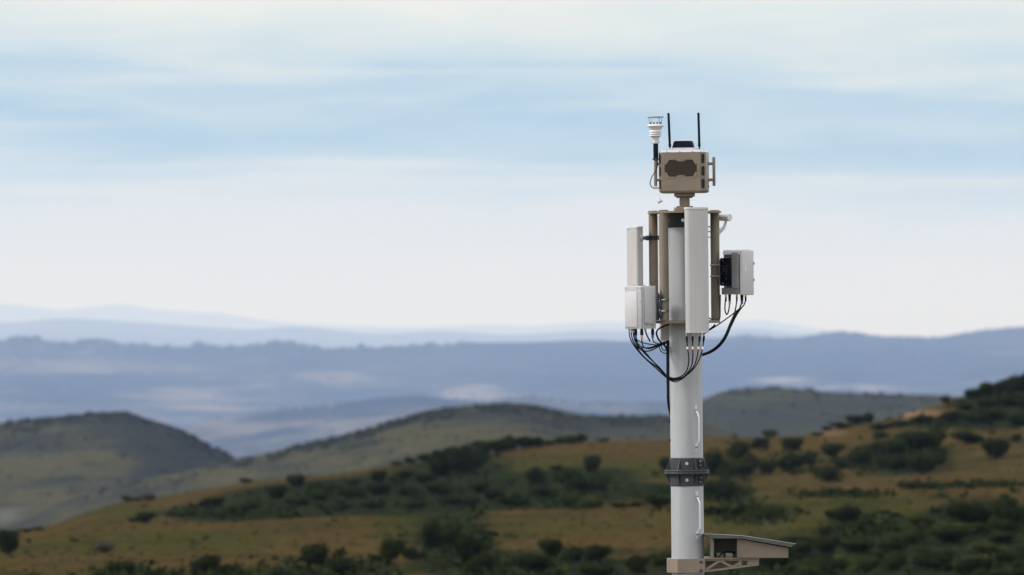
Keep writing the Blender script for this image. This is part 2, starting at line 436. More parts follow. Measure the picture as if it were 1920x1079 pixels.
# right-hand side door seam and a silver corner plate
bm = bmn(); box(bm, HL(.2215, .036, (h1+h2)/2), (.004, .205, h2-h1-.008), HYAW, .001); obj('side_panel', bm, 'sage', head)
bm = bmn(); box(bm, HL(.2245, .07, Z(1326, 352)), (.004, .10, .085), HYAW, .0015); cp = obj('corner_plate', bm, 'zinc', head)
bm = bmn(); cone(bm, HL(.2265, .06, Z(1326, 350)), HL(.231, .06, Z(1326, 350)), .014, seg=16); obj('port', bm, 'dark', cp)
bm = bmn()
for z in (314, 345): box(bm, HL(.2245, .04, Z(1326, z)), (.004, .05, .004), HYAW)
obj('latch', bm, 'iron', head)
# corner vents: three slots on each chamfered corner
for side in (1, -1):
    t = Vector((.04*side, .07)).normalized()
    mid = HL(.20*side, -.115, 0); u = HD(t.x, t.y)*side
    for zc in (298.6, 322, 345.6):
        c = Vector((mid.x, mid.y, Z(1281, zc)))
        bm = bmn(); plate(bm, rrect(.058, .104, .024), c, u, (0, 0, 1), -.002, .003)
        s = obj('corner_vent', bm, 'tan', head)
        bm = bmn(); plate(bm, rrect(.045, .091, .019), c, u, (0, 0, 1), .0012, .0045); obj('slot', bm, 'glass', s)
# honeycomb grille: a perforated sheet over a near-black plate painted as recess shade
def grille():
    x0, x1 = px2m(432/5.137+1160-1276), px2m(757/5.137+1160-1276)
    zc = Z(1276, 190+650/5.137)
    zt_, zb_ = Z(1276, 190+566/5.137), Z(1276, 190+735/5.137)
    hw, hh = (x1-x0)/2/cs, (zt_-zb_)/2; xc = (x0+x1)/2
    out = [(-hw, .3*hh), (-.72*hw, hh), (-.32*hw, hh), (-.22*hw, .84*hh), (.22*hw, .84*hh), (.32*hw, hh), (.72*hw, hh), (hw, .3*hh),
           (hw, -.3*hh), (.72*hw, -hh), (.32*hw, -hh), (.22*hw, -.84*hh), (-.22*hw, -.84*hh), (-.32*hw, -hh), (-.72*hw, -hh), (-hw, -.3*hh)]
    u = HD(1, 0); o = HL(xc, -.15, zc)
    bm = bmn(); plate(bm, out, o, u, (0, 0, 1), .0006, .0014); g = obj('grille', bm, 'dark', head)
    bm = bmn(); n = u.cross(Vector((0, 0, 1)))
    pitch = .0165; ro, ri = pitch/math.sqrt(3), pitch*.525
    def inside(x, y):
        c = False; j = len(out)-1
        for i in range(len(out)):
            (xi, yi), (xj, yj) = out[i], out[j]
            if (yi > y) != (yj > y) and x < (xj-xi)*(y-yi)/(yj-yi)+xi: c = not c
            j = i
        return c
    for r in range(-12, 13):
        for q in range(-16, 17):
            x = q*pitch+(pitch/2 if r % 2 else 0); y = r*ro*1.5
            if not inside(x*.90, y*.90): continue
            O = []; I = []
            hole = inside(x*1.04, y*1.04)
            for k in range(6):
                a = PI/6+k*PI/3; ca, sa = math.cos(a), math.sin(a)
                O.append(bm.verts.new(o+u*(x+ca*ro)+Vector((0, 0, y+sa*ro))+n*.0035))
                if hole: I.append(bm.verts.new(o+u*(x+ca*ri)+Vector((0, 0, y+sa*ri))+n*.0035))
            if not hole: bm.faces.new(O); continue
            for k in range(6):
                l = (k+1) % 6; bm.faces.new((O[k], O[l], I[l], I[k]))
    obj('mesh_screen', bm, 'tan', g, smooth=False)
grille()
# side rails
def rail(px, y0, y1, posts, pxin, w, d, round_=False):
    a, b = W(px, y0, d), W(px, y1, d)
    bm = bmn()
    if round_: cone(bm, a, b, w/2, seg=20)
    else: box(bm, ((a.x+b.x)/2, -d, (a.z+b.z)/2), (w, .034, a.z-b.z), 0, .004)
    o = obj('side_rail', bm, 'tan', head)
    for y in posts:
        p, q = W(pxin, y, d), W(px, y, d); q.x -= math.copysign(w/2-.002, q.x-p.x)
        q.z = p.z
        bm = bmn(); cone(bm, p, p+(q-p)*.45, .019, .013, 16, True); cone(bm, p+(q-p)*.45, q, .013, seg=16); obj('stub', bm, 'tan', o)
rail(1338.6, 295, 349, (307.4, 337.6), 1327.5, .027, -.06)
rail(1229.2, 302, 349.6, (308, 338), 1237.5, .030, .05, True)
# bottom flange, neck, lower flange
nx = W(1283.6, 380).x
f0, f1 = Z(1284, 369), Z(1284, 362.3)
bm = bmn(); prism(bm, rrect(.19, .19, .03), f0, f1-.001, (nx, 0), 0, .002); fl = obj('top_flange', bm, 'khaki', head)
bm = bmn(); lathe(bm, (nx, 0), [(.049, Z(1284, 390)), (.049, f0-.001)], 40); obj('neck', bm, 'tan', head)
g0, g1 = zp1+.0005, Z(1284, 389.6)
bm = bmn(); prism(bm, rrect(.20, .20, .03), g0, g1, (nx, 0), 0, .002); f2 = obj('base_flange', bm, 'tan', head)
for z, f, s in ((f0, fl, -1), (g1, f2, 1)):
    bm = bmn()
    for x in (-.063, .063):
        for y in (-.065, .065): cone(bm, (nx+x, y, z+.0005*s), (nx+x, y, z+.012*s), .014, seg=6)
    obj('bolt', bm, 'iron', f)

# dangling connector cap
top = W(1237.6, 361.5, .12)
cap = thing('dangling_cap', top, 'small grey connector cap dangling on a thin cord under the tan sensor unit', 'cap')
bm = bmn(); sweep(bm, [top, W(1237.4, 368, .12), W(1237.7, 375, .12)], .0018, 6, 3); obj('cord', bm, 'radio_dull', cap)
bm = bmn(); p = W(1237.9, 378, .12); v = Vector((.018, 0, .009)); cone(bm, p-v, p+v, .012, seg=16); cone(bm, p-v*1.3, p-v, .007, seg=12); cone(bm, p+Vector((0, 0, .005)), p+Vector((0, 0, .018)), .005, seg=8)
obj('body', bm, 'fin', cap)

# roof antenna puck
pc = W(1281, 282, 0)
puck = thing('roof_antenna', (pc.x, 0, h3), 'low black tapered antenna housing on a grey plate on the sensor unit', 'antenna')
pz0, pz1, pz2 = h3+.0005, Z(1281, 278), Z(1281, 264.8)
bm = bmn(); box(bm, (pc.x+.006, 0, (pz0+pz1)/2), (.245, .20, pz1-pz0), HYAW, .003); bp_ = obj('base_plate', bm, 'lid', puck)
bm = bmn()
for x in (-.105, 0, .105): hexbolt(bm, (pc.x+x, -.1+.01*x-.004, (pz0+pz1)/2), (0, -1, 0), .006, .004, False)
obj('screw', bm, 'zinc', bp_)
bm = bmn(); b = bmn()
prism(b, rrect(.205, .17, .045, 5), pz1+.0005, pz2, (pc.x+.003, 0), HYAW, 0, .16)
bmesh.ops.bevel(b, geom=[e for e in b.edges if e.verts[0].co.z > pz2-.001 and e.verts[1].co.z > pz2-.001], offset=.012, segments=3, affect='EDGES', profile=.5)
join(bm, b); obj('cover', bm, 'black', puck)

# whip antennas
def whip(tx, ty, bx_, by, d, label):
    a, b = W(bx_, by, d), W(tx, ty, d); a.z = h3+.0005
    t = thing('whip_antenna', a, label, 'antenna', 'black whip antennas on the sensor unit')
    def P(k): return a+(b-a)*k
    bm = bmn(); cone(bm, a, P(.085), .0075, .0085, 14); cone(bm, P(0), P(.02), .012, seg=6); obj('base', bm, 'iron', t)
    bm = bmn(); cone(bm, P(.085), P(.18), .0125, .0125, 14); cone(bm, P(.12), P(.14), .0145, seg=14); obj('knuckle', bm, 'black', t)
    bm = bmn(); cone(bm, P(.18), P(.20), .0098, .0118, 16); cone(bm, P(.20), b, .0118, .0112, 16); obj('rod', bm, 'black', t)
whip(1253.4, 212.4, 1256.3, 281, .03, 'black whip antenna beside the white weather sensor, tilted left')
whip(1309.5, 211.8, 1311.4, 281, .03, 'black whip antenna right of the black roof antenna housing')

# weather sensor on the left rail
wc = W(1229.4, 270, .05); wx, wy = wc.x, wc.y
def wz(py): return Z(1229.4, py, .05)
ws = thing('weather_sensor', (wx, wy, wz(302)), 'white ultrasonic weather sensor on a black sleeve left of the tan sensor unit', 'weather sensor')
bm = bmn(); lathe(bm, (wx, wy), [(.072, wz(221)), (.079, wz(220)), (.079, wz(218.8)), (.070, wz(218.2))], 32); obj('top_plate', bm, 'radome', ws)
for k in range(4):
    a = math.radians(45+90*k+13)
    bm = bmn(); x, y = wx+.068*math.cos(a), wy+.068*math.sin(a); cone(bm, (x, y, wz(234)), (x, y, wz(221)), .004, seg=10); obj('post', bm, 'radome', ws)
bm = bmn(); lathe(bm, (wx, wy), [(.046, wz(246)), (.060, wz(240)), (.078, wz(237.6)), (.080, wz(236.6)), (.077, wz(235.6)), (.066, wz(234)), (.060, wz(233.2))], 40); obj('upper_body', bm, 'white', ws)
for k in range(4):
    x = wx+(-.045+.030*k); y = wy-(.030 if k in (1, 2) else .018)
    bm = bmn(); bmesh.ops.create_icosphere(bm, subdivisions=2, radius=.0085, matrix=Matrix.Translation((x, y, wz(231)))); cone(bm, (x, y, wz(234)), (x, y, wz(232)), .004, seg=8); obj('transducer', bm, 'black', ws)
bm = bmn(); lathe(bm, (wx, wy), [(.046, wz(247.5)), (.050, wz(246.2)), (.046, wz(245.8))], 40)
lathe(bm, (wx, wy), [(.040, wz(256)), (.040, wz(246))], 24); obj('sensor_core', bm, 'radio_dull', ws)
for y0, y1, r in ((245.2, 248.2, .062), (249.4, 252.0, .063), (253.0, 255.6, .064)):
    bm = bmn(); lathe(bm, (wx, wy), [(r*.9, wz(y1)), (r, wz(y1-.4)), (r*.86, wz(y0)), (r*.6, wz(y0)-.001)], 40); obj('shield_plate', bm, 'white', ws)
bm = bmn(); lathe(bm, (wx, wy), [(.028, wz(268.6)), (.029, wz(264)), (.033, wz(260)), (.042, wz(256.2))], 32); obj('stem', bm, 'white', ws)
bm = bmn(); lathe(bm, (wx, wy), [(.030, wz(269.4)), (.030, wz(267))], 24)
for s in (-1, 1): cone(bm, (wx+s*.028, wy, wz(267.4)), (wx+s*.040, wy, wz(267.4)), .006, seg=8)
obj('clamp_ring', bm, 'radome_cap', ws)
bm = bmn(); lathe(bm, (wx, wy), [(.0235, wz(297)), (.0235, wz(269.5))], 32); obj('sleeve', bm, 'black', ws)
bm = bmn(); lathe(bm, (wx, wy), [(.017, wz(301.8)), (.025, wz(300)), (.025, wz(297))], 24)
for s in (-1, 1): cone(bm, (wx+s*.012, wy-.026, wz(298.6)), (wx+s*.012, wy-.018, wz(298.6)), .007, seg=8); cone(bm, (wx+s*.022, wy-.005, wz(298.6)), (wx+s*.032, wy-.005, wz(298.6)), .006, seg=8)
obj('pole_clamp', bm, 'iron', ws)
# its thin cable and the white connector
bm = bmn(); sweep(bm, [W(1233.2, 300, .08), W(1233, 309, .09), W(1230.5, 319, .10), W(1223, 331, .10), W(1219, 343, .10), W(1221, 350, .10), W(1225, 353, .10)], .0042, 8)
c = obj('sensor_cable', bm, 'rubber', None, W(1233, 300, .08)); tag(c, 'thin black cable looping down beside the tan rail below the weather sensor', 'cable')
bm = bmn(); p, q = W(1224.5, 352.6, .10), W(1236, 351.8, .10); cone(bm, p, q, .010, .0115, 16); cone(bm, p+(q-p)*.3, p+(q-p)*.45, .0135, seg=16)
obj('connector', bm, 'radome', c)

# ------------------------------------------------------------------ panel antennas
def panel(name_label, px, d, w, dep, yaw, y_top, y_capb, y_bot, rf, rb, grp='pale panel antennas round the mast'):
    c = W(px, 500, d)
    t = thing('panel_antenna', (c.x, c.y, Z(px, y_bot, d)), name_label, 'antenna', grp)
    z0, z1, z2 = Z(px, y_bot, d), Z(px, y_capb, d), Z(px, y_top, d)
    o = dshape(w, dep, rf, rb)
    bm = bmn(); prism(bm, o, z0+.012, z1-.001, (c.x, c.y), yaw); obj('radome', bm, 'radome', t)
    bm = bmn(); prism(bm, [(x*1.035, y*1.05) for x, y in o], z1, z2, (c.x, c.y), yaw, .005); obj('end_cap', bm, 'radome_cap', t)
    bm = bmn(); prism(bm, [(x*1.005, y*1.02) for x, y in o], z0, z0+.011, (c.x, c.y), yaw, .003); obj('end_cap', bm, 'radome_cap', t)
    return t, c, z0
CA, ca_c, caz = panel('large pale grey panel antenna in front of the mast, four cables below it', 1306.6, .400, .2155, .10, math.radians(3), 389, 393.6, 624.5, .045, .012)
bm = bmn()
for px in (1287.4, 1298.5, 1312.1, 1319.9):
    p = W(px, 625, .40); cone(bm, (p.x, p.y, caz-.0005), (p.x, p.y, caz-.018), .012, seg=16); cone(bm, (p.x, p.y, caz-.018), (p.x, p.y, caz-.030), .009, seg=12)
obj('connector', bm, 'zinc', CA)
for y in (424, 433, 444, 566, 574):
    pass
def ubolt_clamp(par, pxp, d, y, zlen=.02, r=.0425, to=None, m='zinc'):
    """band round a pipe with a bracket arm towards the point `to`"""
    p = W(pxp, y, d); bm = bmn()
    seg = 28
    for k in range(seg):
        pass
    lathe(bm, (p.x, p.y), [(r+.001, p.z-zlen/2), (r+.005, p.z-zlen/2), (r+.005, p.z+zlen/2), (r+.001, p.z+zlen/2)], 32)
    o = obj('pipe_clamp', bm, m, par)
    if to is not None:
        bm = bmn(); q = Vector((to.x, to.y, p.z)); dr = (q-p).normalized(); s = dr.cross(Vector((0, 0, 1)))
        for sd in (-1, 1): cone(bm, p+s*sd*.036+dr*.0, q+s*sd*.036, .0055, seg=10)
        obj('clamp_rod', bm, 'zinc', o)
    return o
P3c = W(1307, 500, .285)
for y in (425, 434, 444.5):
    bm = bmn(); z = Z(1335, y, .2)
    cone(bm, (P3c.x+.048, -.34, z), (W(1341, 500, -.10).x-.035, .07, z), .0055, seg=10); obj('tie_rod', bm, 'zinc', CA)
for y in (434, 570): ubolt_clamp(CA, 1307, .285, y, .05, to=Vector((ca_c.x, ca_c.y, 0)), m='zinc')
LA, la_c, laz = panel('narrow pale grey panel antenna standing left of the tan pipes above the white radio', 1190.3, -.08, .185, .075, math.radians(-58), 425, 428.8, 606, .022, .012)
bm = bmn(); p = W(1179.6, 430.8, -.0); hexbolt(bm, (p.x, la_c.y-.062, p.z), (-.8, -.6, 0), .006, .004, False); obj('screw', bm, 'iron', LA)
# bracket between left antenna and its pipe
p1 = W(1225.4, 446, -.10); q1 = W(1203, 446, -.08)
bm = bmn(); rect(bm, 1200.2, 440, 1206, 452, .0, -.05, .002); rect(bm, 1205, 443, 1211, 450, -.02, -.06, .002); obj('bracket', bm, 'zinc', LA)
bm = bmn(); rect(bm, 1211, 442, 1217.5, 451, .0, -.09, .003); rect(bm, 1206, 444.5, 1213, 449, .01, -.02, .002); obj('bracket', bm, 'blued', LA)
k = ubolt_clamp(LA, 1225.4, -.10, 446.5, .018, m='iron')
bm = bmn()
for y in (443.6, 448.6):
    a = W(1216, y, -.05); b = W(1236.5, y, -.05); cone(bm, a, b, .0055, seg=10); cone(bm, b-Vector((.014, 0, 0)), b, .0095, seg=6)
obj('stud', bm, 'iron', k)
RA, ra_c, raz = panel('pale panel antenna hidden behind the mast, only its bottom end showing by the cables', 1256, -.34, .215, .10, math.radians(188), 404, 408, 640, .045, .012)
bm = bmn(); p = W(1254, 500, -.30)
for z in (440, 570): cone(bm, (MX-.03, .315, Z(1250, z)), (ra_c.x, .30, Z(1250, z)), .012, seg=10)
obj('clamp_rod', bm, 'zinc', RA)

# ------------------------------------------------------------------ left radio unit
LR_yaw = math.radians(-46); lw, ld = .214, .196
lc = W(1201.8, 577, .25); z0, z1 = Z(1202, 616.8, .38), Z(1202, 536.5, .38)
LR = thing('radio_unit', (lc.x, lc.y, z0), 'white box radio unit left of the mast with cables hanging under it', 'radio unit', 'radio units on the mast')
cl, sl = math.cos(LR_yaw), math.sin(LR_yaw)
def LL(x, y, z): return Vector((lc.x+x*cl-y*sl, lc.y+x*sl+y*cl, z))
def LV(x, y): return Vector((x*cl-y*sl, x*sl+y*cl, 0))
hz = z1-z0
bm = bmn(); box(bm, LL(-.004, .010, (z0+z1)/2), (lw-.008, ld-.02, hz), LR_yaw, .005); obj('housing', bm, 'radio', LR)
bm = bmn(); box(bm, LL(0, -ld/2+.002, (z0+z1)/2-.003), (lw+.002, .016, hz-.004), LR_yaw, .004); fp = obj('front_frame', bm, 'radio_dull', LR)
bm = bmn(); box(bm, LL(-.025, -ld/2-.008, (z0+z1)/2-.018), (lw-.056, .008, hz-.066), LR_yaw, .003); obj('front_panel', bm, 'radio', fp)
bm = bmn()
for x in (-.095, .06, .098):
    for z in (z1-.02,): hexbolt(bm, LL(x, -ld/2-.006, z), LV(0, -1), .006, .003, False)
for z in (z0+.09, z1-.14): hexbolt(bm, LL(.098, -ld/2-.006, z), LV(0, -1), .006, .003, False)
obj('screw', bm, 'zinc', fp)
bm = bmn(); box(bm, LL(lw/2-.001, .012, (z0+z1)/2+.018), (.008, ld-.05, hz-.055), LR_yaw, .0025); sp = obj('side_panel', bm, 'radio', LR)
bm = bmn()
for i, (a, b, wd) in enumerate(((-.045, .062, .020), (-.048, .050, .012), (-.042, .040, .026), (-.018, .058, .014), (-.016, .046, .016))):
    box(bm, LL(lw/2+.0035, a, z0+b-.002), (.0012, wd, .006), LR_yaw)
obj('printed_text', bm, 'print', sp)
bm = bmn(); box(bm, LL(lw/2+.0035, .058, z0+.055), (.0012, .036, .042), LR_yaw); obj('sticker', bm, 'sticker', sp)
bm = bmn()
for x, y in ((-.07, -.02), (.03, .02), (.05, .07)): cone(bm, LL(x, y, z1), LL(x, y, z1+.010), .007, seg=8)
obj('lifting_stud', bm, 'zinc', LR)
# mounting bracket to the pipe
bm = bmn()
rect(bm, 1231.5, 549, 1236, 601, .25, .15, .003); rect(bm, 1236, 552, 1243, 560, .30, .17, .003); rect(bm, 1236, 583, 1242, 597, .29, .17, .003); rect(bm, 1234, 565, 1240, 580, .28, .18, .003)
obj('bracket', bm, 'blued', LR)
for y in (562.5, 583.8):
    k = ubolt_clamp(LR, 1245, .225, y, .012, m='iron')
    bm = bmn(); a, b = W(1239.5, y, .285), W(1247, y, .285); cone(bm, a, b, .0075, seg=12); a = W(1250, y, .275); cone(bm, b, a, .0055, seg=8); obj('stud', bm, 'steel', k)
CON = [(1179.6, .27, 'zinc'), (1183.2, .31, 'zinc'), (1187, .29, 'zinc'), (1191.8, .31, 'blue'), (1203.2, .33, 'yellow'), (1210.2, .31, 'zinc'), (1223.6, .26, 'purple')]
for px, d, m in CON:
    p = W(px, 617, d)
    bm = bmn(); cone(bm, (p.x, p.y, z0-.0005), (p.x, p.y, z0-.022), .011 if m == 'zinc' else .014, seg=14); s = obj('connector', bm, 'zinc' if m == 'zinc' else 'rubber', LR)
    if m != 'zinc':
        bm = bmn(); cone(bm, (p.x, p.y, z0-.060), (p.x, p.y, z0-.088), .012, seg=14); obj('colour_ring', bm, m, s)
        bm = bmn(); cone(bm, (p.x, p.y, z0-.022), (p.x, p.y, z0-.060), .0155, .0145, seg=14); obj('boot', bm, 'rubber', s)

# ------------------------------------------------------------------ right radio unit
RY = math.radians(-30); rw, rd = .215, .235
rc = W(1381.5, 511, -.02); r0, r1 = Z(1381, 553.5), Z(1381, 468.6)
RR = thing('radio_unit', (rc.x, rc.y, r0), 'radio unit right of the mast with dark finned back and white cover', 'radio unit', 'radio units on the mast')
cr_, sr_ = math.cos(RY), math.sin(RY)
def RL(x, y, z): return Vector((rc.x+x*cr_-y*sr_, rc.y+x*sr_+y*cr_, z))
def RV(x, y): return Vector((x*cr_-y*sr_, x*sr_+y*cr_, 0))
rh = r1-r0; rm = (r0+r1)/2
bm = bmn(); box(bm, RL(-.02, .02, rm), (rw-.05, rd-.05, rh-.02), RY, .006); obj('heat_sink', bm, 'print', RR)  # body coloured darker to paint shade into the gaps between fins
hs = RR.children[-1]
bm = bmn()
for k in range(6): box(bm, RL(.020+k*.0118, -rd/2+.010, rm+.02), (.0040, .052, rh-.09), RY)
for k in range(15): box(bm, RL(-.098+k*.0125, -rd/2+.022, r0+.036), (.004, .05, .062), RY)
obj('fins', bm, 'fin', hs)
bm = bmn(); n = 8                       # rounded silver shell along the top
prof = [(-rd/2+.045*(1-math.cos(PI/2*k/n))-.002, r1-.045+.045*math.sin(PI/2*k/n)) for k in range(n+1)] + [(rd/2-.03, r1), (rd/2-.03, r1-.045)]
plate(bm, [(y, z) for y, z in prof], RL(0, 0, 0), RV(0, 1), (0, 0, 1), -.085, .105); obj('top_shell', bm, 'lid', RR)
bm = bmn(); box(bm, RL(rw/2-.002, .0, rm-.004), (.028, rd, rh-.006), RY, .007, 3); cv = obj('cover', bm, 'radio', RR)
bm = bmn(); box(bm, RL(rw/2+.013, -.05, rm+.03), (.0015, .018, .04), RY); obj('sticker', bm, 'whitetape', cv)
bm = bmn()
for z in (-.07, .085): box(bm, RL(rw/2+.008, rd/2-.004, rm+z), (.02, .022, .026), RY, .003)
obj('latch', bm, 'zinc', cv)
# black mounting bracket on the back
bm = bmn()
box(bm, RL(-.045, -rd/2-.004, rm+.005), (.105, .012, .26), RY, .003)
for z in (.125, -.115): box(bm, RL(-.05, -rd/2-.02, rm+z), (.09, .04, .016), RY, .003)
box(bm, RL(-.045, -rd/2-.022, rm+.035), (.06, .035, .05), RY, .008)
box(bm, RL(-.045, -rd/2-.022, rm-.035), (.05, .03, .036), RY, .006)
box(bm, RL(-.09, -rd/2-.02, rm), (.012, .05, .24), RY, .003)
bk = obj('bracket', bm, 'black', RR)
bm = bmn()
for x, z in ((-.07, .06), (-.02, .06), (-.07, -.01), (-.02, -.01), (-.05, .09), (-.03, -.06)): hexbolt(bm, RL(x, -rd/2-.038, rm+z), RV(0, -1), .007, .006, False)
box(bm, RL(-.045, -rd/2-.041, rm+.028), (.05, .004, .008), RY); box(bm, RL(-.045, -rd/2-.041, rm+.008), (.05, .004, .006), RY)
obj('bolt', bm, 'iron', bk)
bm = bmn()
for z in (.135, -.125): box(bm, RL(-.085, -rd/2-.013, rm+z*.9), (.02, .012, .03), RY, .003)
obj('pale_bracket', bm, 'fin', bk)
for y in (497.5, 518.5):
    k = ubolt_clamp(RR, 1341, -.10, y, .014, m='iron')
    bm = bmn(); a, b = W(1331, y, -.04), W(1355, y, -.04); cone(bm, a, b, .0055, seg=10); cone(bm, W(1334, y, -.035), W(1341, y, -.035), .0075, seg=10); obj('stud', bm, 'zinc', k)
RCON = [(1361, .07, None, .009), (1368, .08, 'yellow', .014), (1381.5, .09, None, .010), (1391, .09, 'blue', .016), (1398, .07, None, .010)]
for px, d, m, r in RCON:
    p = W(px, 553, d); bm = bmn(); cone(bm, (p.x, p.y, r0+.006), (p.x, p.y, r0-.016), r, seg=14); s = obj('connector', bm, 'zinc' if m is None else 'rubber', RR)
    bm = bmn(); cone(bm, (p.x, p.y, r0-.016), (p.x, p.y, r0-.060), r*.95, r*.8, seg=14); obj('boot', bm, 'rubber', s)
    if m:
        bm = bmn(); cone(bm, (p.x, p.y, r0-.0605), (p.x, p.y, r0-.085), r*.8, seg=14); obj('colour_ring', bm, m, s)

# ------------------------------------------------------------------ bullet camera
bc = W(1359, 408.7, -.12)
BC = thing('security_camera', bc, 'white bullet security camera on a curved arm right of the tan pipes', 'camera')
a, b = W(1346, 408, -.20), W(1367.5, 409, -.08)
bm = bmn(); cone(bm, a, b, .031, seg=28); obj('body', bm, 'white', BC)
ax = (b-a).normalized()
bm = bmn(); cone(bm, a-ax*.012, a, .0335, seg=28); obj('bezel', bm, 'lid', BC)
bm = bmn(); cone(bm, a-ax*.014, a-ax*.0125, .024, seg=24); obj('lens', bm, 'glass', BC)
bm = bmn(); cone(bm, b, b+ax*.010, .0305, .027, 28); obj('rear_cap', bm, 'white', BC)
bm = bmn()                              # sun shield over the top
seg = 12; side = ax.cross(Vector((0, 0, 1))).normalized(); upv = side.cross(ax)
ring0 = []; ring1 = []; ring2 = []; ring3 = []
for k in range(seg+1):
    t = math.radians(10+160*k/seg); dv = side*math.cos(t)+upv*math.sin(t)
    ring0.append(bm.verts.new(a+dv*.036)); ring1.append(bm.verts.new(b+ax*.004+dv*.036)); ring2.append(bm.verts.new(b+ax*.004+dv*.033)); ring3.append(bm.verts.new(a+dv*.033))
for k in range(seg):
    for r_, s_ in ((ring0, ring1), (ring1, ring2), (ring2, ring3), (ring3, ring0)): bm.faces.new((r_[k], r_[k+1], s_[k+1], s_[k]))
obj('sun_shield', bm, 'white', BC)
bm = bmn(); sweep(bm, [W(1360.5, 414, -.12), W(1360, 420, -.12), W(1356.5, 428, -.11), W(1351, 433.5, -.10), W(1347, 436, -.10)], [.011, .013, .015, .017, .019], 14); obj('arm', bm, 'radome_cap', BC)
bm = bmn(); box(bm, W(1348.5, 434, -.10), (.016, .05, .075), 0, .003); obj('mount_plate', bm, 'radome_cap', BC)

# ------------------------------------------------------------------ cables
def cable(name, pts, r, label, grp=None, seg=8, m='rubber', cat='cable'):
    P = [W(*p) for p in pts]; bm = bmn(); sweep(bm, P, r, seg)
    o = obj(name, bm, m, None, P[0]); tag(o, label, cat, grp); return o
G1 = 'black jumper cables from the front panel antenna'
fr = [(1287.4, 1289.2, 'first'), (1298.5, 1299.0, 'second'), (1312.1, 1309.6, 'third'), (1319.9, 1317.4, 'fourth')]
lows = [[(1291, 667, .39), (1291, 682, .34), (1286.5, 697, .26), (1276, 706.5, .22), (1262, 709.5, .20), (1250, 704, .20), (1236, 689, .21), (1216, 670, .24), (1199, 652, .27), (1190, 638, .28), (1187, 622, .29)],
        [(1299, 668, .39), (1297, 685, .34), (1290, 698, .27), (1278, 709, .22), (1263, 713.5, .19), (1249, 706, .19), (1232, 689, .21), (1210, 672, .25), (1194, 652, .28), (1186, 637, .30), (1183.2, 622, .31)],
        [(1307.5, 668, .39), (1302, 685, .34), (1291, 700, .28), (1277, 712, .23), (1263, 716, .21), (1248, 707, .20), (1229, 690, .22), (1206, 669, .25), (1190, 650, .26), (1182, 636, .27), (1179.6, 622, .27)],
        [(1313.5, 668, .38), (1305.5, 685, .33), (1293.5, 699, .28), (1280, 707.5, .24), (1265, 711.5, .22), (1252, 707.5, .21), (1239, 694, .20), (1222, 675, .24), (1205, 655, .29), (1195, 642, .31), (1191.8, 630, .31)]]
names = ['leftmost', 'second from left', 'third from left', 'rightmost']
for (c0, c1, _), low, nm in zip(fr, lows, names):
    pts = [(c0, 630.5, .40), (c0*.6+c1*.4, 642, .40), (c1, 653, .40)] + low
    o = cable('jumper_cable', pts, .0056, 'black jumper cable on the %s connector under the front panel antenna' % nm, G1)
    P0, P1 = W(c0, 631, .40), W(c0*.6+c1*.4, 642, .40)
    bm = bmn(); cone(bm, P0, P0+(P1-P0)*.55, .0105, seg=12); cone(bm, P0+(P1-P0)*.55, P1, .0100, .0068, 12); obj('boot', bm, 'rubber', o)
    A, B = W(c0*.18+c1*.82, 650.2, .40), W(c1, 655.2, .40)
    bm = bmn(); cone(bm, A, B, .0088, seg=12); obj('tape_band', bm, 'whitetape', o)
    l = low[0]; A, B = W(c1*.75+l[0]*.25, 656.5, .398), W(c1*.6+l[0]*.4, 660.5, .396)
    bm = bmn(); cone(bm, A, B, .0075, seg=12); obj('tape_band', bm, 'redtape', o)
G2 = 'black cables from the left radio unit to the mast'
for pts, r, lb in (
    ([(1191.8, 634, .31), (1193, 645, .30), (1200, 655, .27), (1212, 659, .20), (1226, 655, .12), (1240, 647, .06), (1251, 643, .02)], .0062, 'black cable from the blue ringed connector sagging deepest toward the mast'),
    ([(1203.2, 634, .33), (1204, 643, .31), (1207, 651, .26), (1216, 654, .18), (1228, 651, .12), (1240, 646, .06), (1252, 642, .02)], .0058, 'black cable from the yellow ringed connector of the left radio'),
    ([(1223.6, 634, .26), (1225, 640, .24), (1230, 644, .18), (1239, 645, .10), (1251, 640, .02)], .0055, 'black cable from the purple ringed connector of the left radio'),
    ([(1187, 622, .29), (1191, 634, .29), (1200, 641, .25), (1214, 645, .18), (1230, 647, .10), (1242, 644, .06), (1252, 640, .02)], .0050, 'thin black cable crossing level below the left radio to the mast'),
    ([(1193, 633, .31), (1197, 646, .28), (1206, 652, .22), (1219, 652, .16), (1232, 647, .10), (1245, 642, .05), (1252, 641, .02)], .0050, 'thin black cable in the middle of the sagging loops below the left radio')):
    cable('radio_cable', pts, r, lb, G2)
cable('cable_stub', [(1210.2, 621, .31), (1212.5, 628, .31), (1216, 635, .30), (1218.5, 640.5, .29)], .0068, 'short stiff black cable stub under the left radio ending free')
cable('cable_loop', [(1254, 609, .14), (1243, 613, .20), (1234, 618, .22), (1231, 626, .20), (1234.5, 636, .16), (1241, 644, .10), (1249, 652, .04), (1252.6, 662, .0)], .0085, 'thick black cable bowing out in a loop left of the mast')
G3 = 'small slack loops tied beside the mast'
for pts, lb in (([(1236, 648, .08), (1238, 657, .08), (1244, 662, .06), (1250.5, 663.5, .02)], 'small black slack loop lowest beside the mast'),
                ([(1240, 646, .07), (1241, 653, .08), (1245.5, 657.5, .06), (1251, 655, .02)], 'small black slack loop inside the lower one beside the mast'),
                ([(1246, 644, .06), (1247, 650, .07), (1249, 655, .05), (1252, 657, .02)], 'small black slack loop closest to the mast')):
    cable('slack_loop', pts, .0048, lb, G3)
